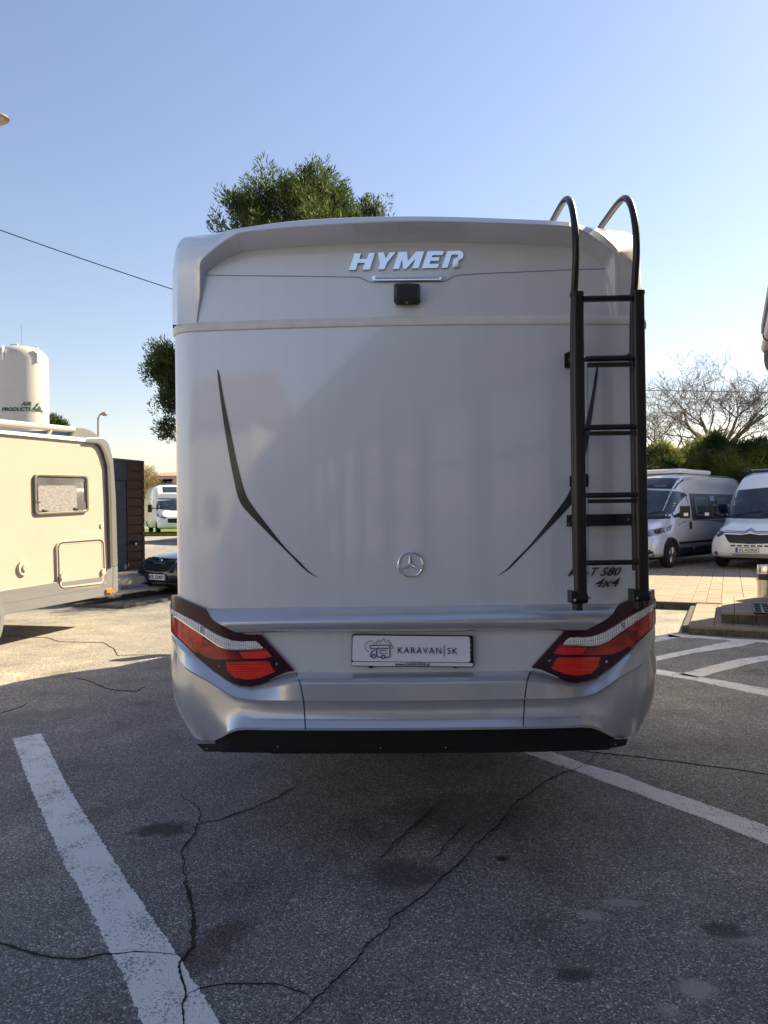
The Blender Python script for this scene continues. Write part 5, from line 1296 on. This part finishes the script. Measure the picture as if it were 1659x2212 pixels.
B1.part('fascia_board', ubox(gp.dot(uV) + .08, gp.dot(uV) + .11, V0, gp.dot(vV) + .0, gz - .04, EH + .06), SOFFIT, world=True)
dp = gp - vV * .12 + Vector((0, 0, -.06))
B1.part('downpipe', tube(spline([dp, dp + Vector((0, 0, -.12)), dp + Vector((0, 0, -.20)) + uV * .03, dp + Vector((0, 0, -.32)) + uV * .16, dp + Vector((0, 0, -.46)) + uV * .5, dp + Vector((0, 0, -.60)) + uV * 1.5, dp + Vector((0, 0, -.75)) + uV * 1.58, dp + Vector((0, 0, -3.2)) + uV * 1.58], 6), .05, 14), GREYDK, world=True, smooth=True)
B2 = Thing('office_wing', 'taller rendered wing behind the steps, outside the right edge', 'building', tuple(UV(6, 12, 0)), -AV)
B2.part('wall', ubox(2.0, 10, V1 + .02, 15.1, 0, 5.05), RENDERW, world=True)
B2.part('flat_roof', ubox(1.98, 10.1, V1 + .0, 15.12, 5.05, 5.15), ROOFM, world=True)
dd = B2.part('door', ubox(1.96, 2.0, 11.0, 12.0, .27, 2.4), GLASSDK, world=True)
B2.part('handle', tube([UV(1.92, 11.1, 1.0), UV(1.92, 11.1, 1.5)], .015, 8), STEEL, dd, world=True)
for v_ in (12.6, 13.9):
    wn_ = B2.part('window', ubox(1.965, 2.0, v_, v_ + .9, 1.2, 2.4), COLUMN, world=True)
    B2.part('pane', ubox(1.955, 1.964, v_ + .06, v_ + .84, 1.26, 2.34), GLASSDK, wn_, world=True)
B3 = Thing('shading_hall', 'unseen tall hall outside the right edge, added to shade the camper vans', 'building', tuple(UV(10, 36, 0)), -AV)
B3.part('wall', ubox(4.3, 22, 31.4, 41, 0, 11.8), RENDERW, world=True)  # unseen block, added and sized so its shadow covers the vans and paving
B3.part('roof', ubox(4.2, 22.1, 31.3, 41.1, 11.8, 12.0), ROOFM, world=True)
for i in range(6):
    for z in (1.2, 4.6, 8.0):
        wn_ = B3.part('window', ubox(5 + i * 2.8, 6.6 + i * 2.8, 31.36, 31.4, z, z + 1.6), COLUMN, world=True)
        B3.part('pane', ubox(5.08 + i * 2.8, 6.52 + i * 2.8, 31.345, 31.358, z + .08, z + 1.52), GLASSDK, wn_, world=True)
# yellow-grey houses across the road behind the camera are seen only as reflections
for i, (x, y, a, wd, ht, m_) in enumerate(((-16, -26, .1, 14, 5.5, RENDERW), (4, -34, -.1, 18, 7, CREAM))):
    T_ = Thing('street_house', ('plain rendered house across the road behind the viewer', 'long cream house across the road behind the viewer')[i], 'house', (x, y, 0), a)
    T_.part('wall', box(-wd / 2, wd / 2, -4, 4, 0, ht), m_)
    T_.part('roof', ([Vector(p) for p in ((-wd / 2 - .3, -4.4, ht), (wd / 2 + .3, -4.4, ht), (wd / 2 + .3, 4.4, ht), (-wd / 2 - .3, 4.4, ht), (-wd / 2, 0, ht + 2.6), (wd / 2, 0, ht + 2.6))], [(0, 1, 5, 4), (2, 3, 4, 5), (1, 2, 5), (3, 0, 4), (0, 3, 2, 1)]), mat('clay_roof', (.16, .10, .08), .8) if 'clay_roof' not in MATS else MATS['clay_roof'])
    for k in range(int(wd // 2.4)):
        T_.part('window', box(-wd / 2 + 1 + k * 2.4, -wd / 2 + 2.1 + k * 2.4, 4.0, 4.03, 1.1, 2.5), GLASSDK)

# ================================================================== TREES
def needle_cloud(tips, blades, ln, wd, shoot=0.):
    V, Fc = [], []
    for (p, d, s) in tips:
        for k in range(blades):
            a = Vector((random.gauss(0, 1), random.gauss(0, 1), random.gauss(0, 1))).normalized()
            dirn = (d * (.8 if shoot else 1.0) + a * (.95 if shoot else .85)).normalized(); b = p + d * (random.random() * shoot * s if shoot else -random.uniform(-.1, .35) * s) + a * .03 * s
            L = ln * s * random.uniform(.7, 1.2); sd = dirn.orthogonal().normalized(); sd.rotate(Matrix.Rotation(random.uniform(0, 6.28), 3, dirn))
            i = len(V); V += [b + sd * wd * s, b - sd * wd * s, b + dirn * L]; Fc.append((i, i + 1, i + 2))
    return V, Fc
def pine(label, px, py_top, Y, prof, seed, n_tip, extra=(), name='pine_tree', blades=66, ln=.115, wd=.0155, lean=0.):
    random.seed(seed)
    top = at(px, py_top, Y); gz_ = ground_z(Y); Ht = top.z - gz_
    T_ = Thing(name, label, 'tree', (top.x, Y, gz_))
    T_.part('trunk', tube([(0, 0, -.1), (.05, 0, Ht * .3), (-.08, .05, Ht * .6), (0, 0, Ht * .93)], [.24, .19, .12, .03], 9), BARK, smooth=True)
    tips, limbs = [], []
    nb = max(24, n_tip // 26)
    for i in range(nb):
        t = (i + .5) / nb; h = .22 + .78 * t ** .85; az = i * 2.39996 + random.uniform(-.3, .3)
        rad = yat(prof, h) * (.55 + .45 * random.random()); z0 = h * Ht - rad * .25
        dirn = Vector((math.cos(az), math.sin(az), 0))
        P = [Vector((0, 0, z0)) + dirn * rad * s + Vector((0, 0, rad * (.02 * s + .38 * s * s))) for s in (0, .35, .7, 1)]
        limbs.append(tube(P, [.05 + .02 * rad, .04, .025, .01], 5, False))
        cnt = int(25 * (.45 + rad / 2.6))
        for k in range(cnt):
            s = random.uniform(.3, 1) ** .6; q = Vector((0, 0, z0)) + dirn * rad * s + Vector((0, 0, rad * (.02 * s + .38 * s * s)))
            sp = .05 * rad + .13
            off = Vector((random.gauss(0, sp), random.gauss(0, sp), random.gauss(.05, sp * .55)))
            d = (dirn * .3 + Vector((0, 0, 1)) * random.uniform(.7, 1.2) + off * .35).normalized()
            tips.append((q + off, d, random.uniform(.75, 1.25)))
    for k in range(n_tip // 120):
        tips.append((Vector((random.gauss(0, .2), random.gauss(0, .2), Ht - random.uniform(.1, 1.0))), Vector((random.uniform(-.3, .3), random.uniform(-.3, .3), 1)).normalized(), 1.))
    for (ex, ey, er, ec) in extra:
        e = at(ex, ey, Y) - Vector((top.x, Y, gz_)); limbs.append(tube(spline([(0, 0, e.z - .9), (e.x * .5, 0, e.z - .5), tuple(e)], 4), [.06, .05, .045, .04, .035, .03, .025, .02, .012], 5, False))
        for k in range(ec):
            q = e + Vector((random.gauss(0, er), random.gauss(0, er), random.gauss(0, er * .8)))
            tips.append((q, Vector((random.uniform(-.7, .3), random.uniform(-.4, .4), 1)).normalized(), random.uniform(.7, 1.1)))
    T_.part('branches', join(limbs), BARK)
    V, Fc = [], []
    for (p, d, sc) in tips:
        sx = d.orthogonal().normalized(); sy = d.cross(sx)
        for k in range(blades):
            th, ph = random.uniform(0, 6.283), math.acos(random.uniform(-1, 1)); rr_ = random.uniform(.35, 1) ** .5
            a = (sx * math.cos(th) + sy * math.sin(th)) * math.sin(ph); b = p + (a * .19 + d * (.32 * math.cos(ph))) * sc * rr_
            dirn = (a * .8 + d * .75 + Vector((random.gauss(0, .25), random.gauss(0, .25), random.gauss(0, .25)))).normalized()
            sd = dirn.orthogonal().normalized(); sd.rotate(Matrix.Rotation(random.uniform(0, 6.28), 3, dirn)); i = len(V)
            V += [b + sd * wd, b - sd * wd, b + dirn * ln * sc * random.uniform(.7, 1.2)]; Fc.append((i, i + 1, i + 2))
    T_.part('crown', (V, Fc), NEEDLE)
    return T_
pine('large pine tree rising behind the roof of the silver motorhome', 662, 402, 19.5,
     [(.2, 2.4), (.30, 3.7), (.42, 3.95), (.52, 3.9), (.60, 3.4), (.70, 3.0), (.80, 2.75), (.88, 2.15), (.93, 1.7), (.97, 1.1), (1, .5)], 11, 2500, ((350, 768, .14, 22), (350, 805, .18, 30), (366, 850, .12, 18), (352, 790, .15, 20), (366, 925, .13, 16), (385, 800, .3, 60), (390, 880, .2, 30), (515, 430, .14, 16), (540, 450, .2, 30), (800, 458, .14, 18)))
pine('small green conifer top showing between tank and motorhome spoiler', 116, 908, 46, [(.2, 1.2), (.5, 2.0), (.8, 1.6), (1, .5)], 5, 600, (), 'conifer_tree', 60, .22, .03)
# juniper mass on the right
random.seed(21)
HD = Thing('juniper_hedge', 'broad dark green juniper hedge with sunlit yellow tips behind the camper vans', 'hedge', (12, 26.5, 0))
tips = []
def hedge_top(x): return 3.92 + .16 * math.sin(x * 1.7) + .18 * math.sin(x * 3.9 + 1)
for k in range(5200):
    x = random.uniform(8.9, 17.5); t = random.random() ** .6
    edge = min(1, max(0, (x - 8.6) / 1.2)); zt = 1.9 + (hedge_top(x) - 1.9) * edge ** .5
    y = 26.5 + random.choice((-1, 1, -1)) * 1.35 * math.sqrt(max(.02, 1 - (2 * t - 1) ** 2)) * random.uniform(.75, 1.05)
    z0_ = 2.7 - 1.7 * min(1, max(0, (x - 8.9) / 1.6)); z = z0_ + (zt - z0_) * t
    lump = noise.noise(Vector((x * .9, y * .9, z * 1.9))) * .65
    p = Vector((x, y, z)) + Vector((lump * .5, (-1 if y < 26.5 else 1) * lump, lump * .25))
    d = Vector((random.choice((-1, 1)) * random.uniform(.4, 1), random.uniform(-.8, .3), random.uniform(.1, .75))).normalized()
    tips.append((p - Vector((12, 26.5, 0)), d, random.uniform(.8, 1.3)))
HD.part('foliage', needle_cloud(tips, 18, .26, .022), NEEDLE2)
HD.part('stems', join([tube([(x, random.uniform(-.4, .4), -.1), (x + random.uniform(-.4, .4), 0, 1.4), (x + random.uniform(-.6, .6), 0, 3.4)], [.12, .09, .03], 6) for x in (-2, -.6, .8, 2.2, 3.6, 5)]), BARK)
# bare trees
def bare_tree(label, base, ht, spread, seed, m_, levels=5, trunk_r=.22, fork=.28, tw=.010, up=.25, name='bare_tree', first=6):
    random.seed(seed); T_ = Thing(name, label, 'tree', tuple(base)); big, small = [], []
    def grow(p, d, L, r, lv):
        pts = [p]; q = p.copy(); dd = d.copy(); n_ = 4
        for k in range(n_):
            dd = (dd + Vector((random.gauss(0, .17), random.gauss(0, .17), random.gauss(up * .22, .12)))).normalized(); q = q + dd * L / n_; pts.append(q.copy())
        r1 = max(tw * .6, r * .55)
        (big if lv <= 1 else small).append(tube(pts, [r + (r1 - r) * k / n_ for k in range(n_ + 1)], 6 if lv <= 1 else 3, False))
        if lv >= levels: return
        cnt = random.choice((3, 4)) if lv < levels - 1 else 4
        for k in range(cnt):
            s = random.choice((1, 2, 3, 4, 4)); o = pts[s]
            a = Vector((random.gauss(0, 1), random.gauss(0, 1), random.gauss(.1, .7))).normalized()
            nd = (dd * .75 + a * .75).normalized()
            grow(o, nd, L * random.uniform(.58, .78), max(tw, r1 * random.uniform(.6, .85)), lv + 1)
    h0 = ht * fork; q = Vector((0, 0, 0))
    big.append(tube([(0, 0, -.2), (.04, 0, h0 * .5), (0, .03, h0)], [trunk_r, trunk_r * .85, trunk_r * .7], 9, False))
    for k in range(first):
        az = 2 * math.pi * k / first + random.uniform(-.3, .3); e = random.uniform(.35, 1.1)
        d = Vector((math.cos(az) * math.cos(e), math.sin(az) * math.cos(e), math.sin(e)))
        grow(Vector((0, 0, h0)), d, spread * random.uniform(.42, .55), trunk_r * .45, 1)
    T_.part('trunk', join(big), m_, smooth=True)
    T_.part('twigs', join(small), m_)
    return T_
bt = at(1547, 940, 31); bare_tree('wide leafless tree with fine twigs above the juniper hedge', (bt.x, 31, 0), 7.6, 4.6, 5, TWIG, 6, .21, .50, .0060, .12, first=8)
bt = at(1450, 940, 33); bare_tree('smaller leafless tree at the left end of the juniper hedge', (bt.x, 33, 0), 6.4, 3.2, 9, TWIG, 5, .12, .55, .006, .1, first=5)
bt = at(292, 1112, 60); bare_tree('bushy leafless tree with yellowish twigs above the clad cabin', (bt.x, 60, .6), 6.6, 3.5, 3, TWIGY, 6, .16, .30, .011, .35, first=8)
bt = at(345, 1112, 64); bare_tree('leafless shrub with tangled ochre twigs right of the clad cabin', (bt.x, 64, .6), 4.2, 2.2, 8, TWIGY, 5, .08, .08, .011, .3, 'bare_shrub', first=9)

# ================================================================== LAWN, FAR HOUSES, LAMPS, CABLES
structure('lawn', join([box(-60, 3.5, 38.2, 60, .45, .66)]), GRASSM)
structure('kerb', box(-60, 3.5, 37.95, 38.2, .45, .70), CONCRETE)
structure('road', ([Vector((-60, 34.2, ground_z(34.2) + .02)), Vector((3.5, 34.2, ground_z(34.2) + .02)), Vector((3.5, 37.9, .62)), Vector((-60, 37.9, .62))], [(0, 1, 2, 3)]), mat('pale_road', (.25, .23, .2), .9, var=.1, vscale=2))
random.seed(4); V, Fc = [], []
for k in range(9000):
    x, y = random.uniform(-16, -8), random.uniform(38.3, 44); h = random.uniform(.04, .12); i = len(V)
    V += [Vector((x - .012, y, .655)), Vector((x + .012, y, .655)), Vector((x + random.uniform(-.04, .04), y, .66 + h))]; Fc.append((i, i + 1, i + 2))
o = mesh_obj('grass', (V, Fc), GRASSM); o['kind'] = 'stuff'; o['label'] = 'green lawn grass round the distant motorhome'
# rise with houses far behind
V = [Vector((-140, 90, .55)), Vector((40, 90, .55)), Vector((40, 150, 7.5)), Vector((-140, 150, 7.5)), Vector((-140, 260, 10)), Vector((40, 260, 10))]
structure('hill', (V, [(0, 1, 2, 3), (3, 2, 5, 4)]), mat('dry_hillside', (.19, .16, .10), .95, var=.3, vscale=.3))
WINM = mat('house_window', (.05, .06, .08), .2)
for i, (px, wd, ht, cw, cr, lab) in enumerate(((346, 5, 1.9, (.75, .68, .58), (.50, .26, .20), 'far pale house with red roof seen above the distant motorhome'),
                                              (374, 6, 2.6, (.66, .42, .36), (.42, .24, .20), 'far brick red house beside the silver motorhome edge'),
                                              (322, 5, 1.8, (.75, .70, .62), (.45, .42, .40), 'far pale house with grey roof behind the ochre twigs'))):
    p = at(px, 1050, 150); T_ = Thing('far_house', lab, 'house', (p.x, 150, 7.4))
    T_.part('wall', box(-wd / 2, wd / 2, 0, 7, 0, ht), mat('house_wall_%s' % ('pale', 'red', 'cream')[i], cw, .9))
    T_.part('roof', ([Vector(q) for q in ((-wd / 2 - .3, -.4, ht), (wd / 2 + .3, -.4, ht), (wd / 2 + .3, 7.4, ht), (-wd / 2 - .3, 7.4, ht), (-wd / 2, 3.5, ht + .9), (wd / 2, 3.5, ht + .9))], [(0, 1, 5, 4), (2, 3, 4, 5), (1, 2, 5), (3, 0, 4), (0, 3, 2, 1)]), mat('house_roof_%s' % ('pale', 'red', 'cream')[i], cr, .9))
    for k in range(3): T_.part('window', box(-wd / 2 + .6 + k * 1.6, -wd / 2 + 1.3 + k * 1.6, -.05, 0, .7, 1.5), WINM)
# far street lamp
lp = at(214, 1112, 42); lt = at(214, 893, 42).z; SLm = Thing('street_lamp', 'far street lamp with curved arm above the cream motorhome spoiler', 'street lamp', (lp.x, 42, .6))
SLm.part('pole', tube(spline([(0, 0, 0), (0, 0, 3), (.0, 0, lt - 1.2), (.03, 0, lt - .85), (.12, 0, lt - .66), (.27, 0, lt - .6)], 5), [.06] * 14 + [.04] * 12, 8), GALV, smooth=True)
SLm.part('lamp_head', lathe([(.03, .12), (.17, .06), (.21, -.03), (.16, -.1), (.05, -.13)], (.36, 0, lt - .62), 'Z', 16), mat('lamp_diffuser', (.3, .28, .2), .3), smooth=True)
# lamp head cut by the left edge
lh = at(-18, 256, 12); LN2 = Thing('street_lamp', 'oval street lamp head poking in at the top left edge', 'street lamp', (lh.x - 1.6, 12, 0))
LN2.part('pole', tube([(0, 0, 0), (0, 0, lh.z - .5), (.1, 0, lh.z - .12), (.45, 0, lh.z)], [.09, .06, .045, .04], 10), GALV, smooth=True)
V, Fc = lathe([(.02, .07), (.16, .065), (.235, .03), (.245, .0), (.235, -.012)], n=24); V = [Vector((v.x * 1.75, v.y, v.z)) + Vector((1.45, 0, lh.z)) for v in V]
LN2.part('lamp_head', (V, Fc), mat('lamp_housing', (.30, .27, .2), .4, .3), smooth=True)
V, Fc = lathe([(.225, -.012), (.21, -.035), (.1, -.05), (.02, -.052)], n=24); V = [Vector((v.x * 1.72, v.y, v.z)) + Vector((1.45, 0, lh.z)) for v in V]
LN2.part('lamp_glass', (V, Fc), mat('lamp_bowl', (.42, .38, .3), .25), smooth=True)
def cable(label, pts, r, m_):
    single('overhead_cable', tube(pts, r, 5), m_, label, 'cable', loc=pts[0])
a, b = at(-260, 402, 13), at(520, 672, 16)
cable('dark blue cable sloping down behind the left side of the silver motorhome', [a.lerp(b, t / 12) + Vector((0, 0, -.35 * 4 * (t / 12) * (1 - t / 12) * .15)) for t in range(13)], .011, CABLE)
a, b = at(1180, 840, 27), at(1900, 851, 27)
cable('thin grey cable crossing the sky in front of the bare tree', [a.lerp(b, t / 12) for t in range(13)], .014, GALV)
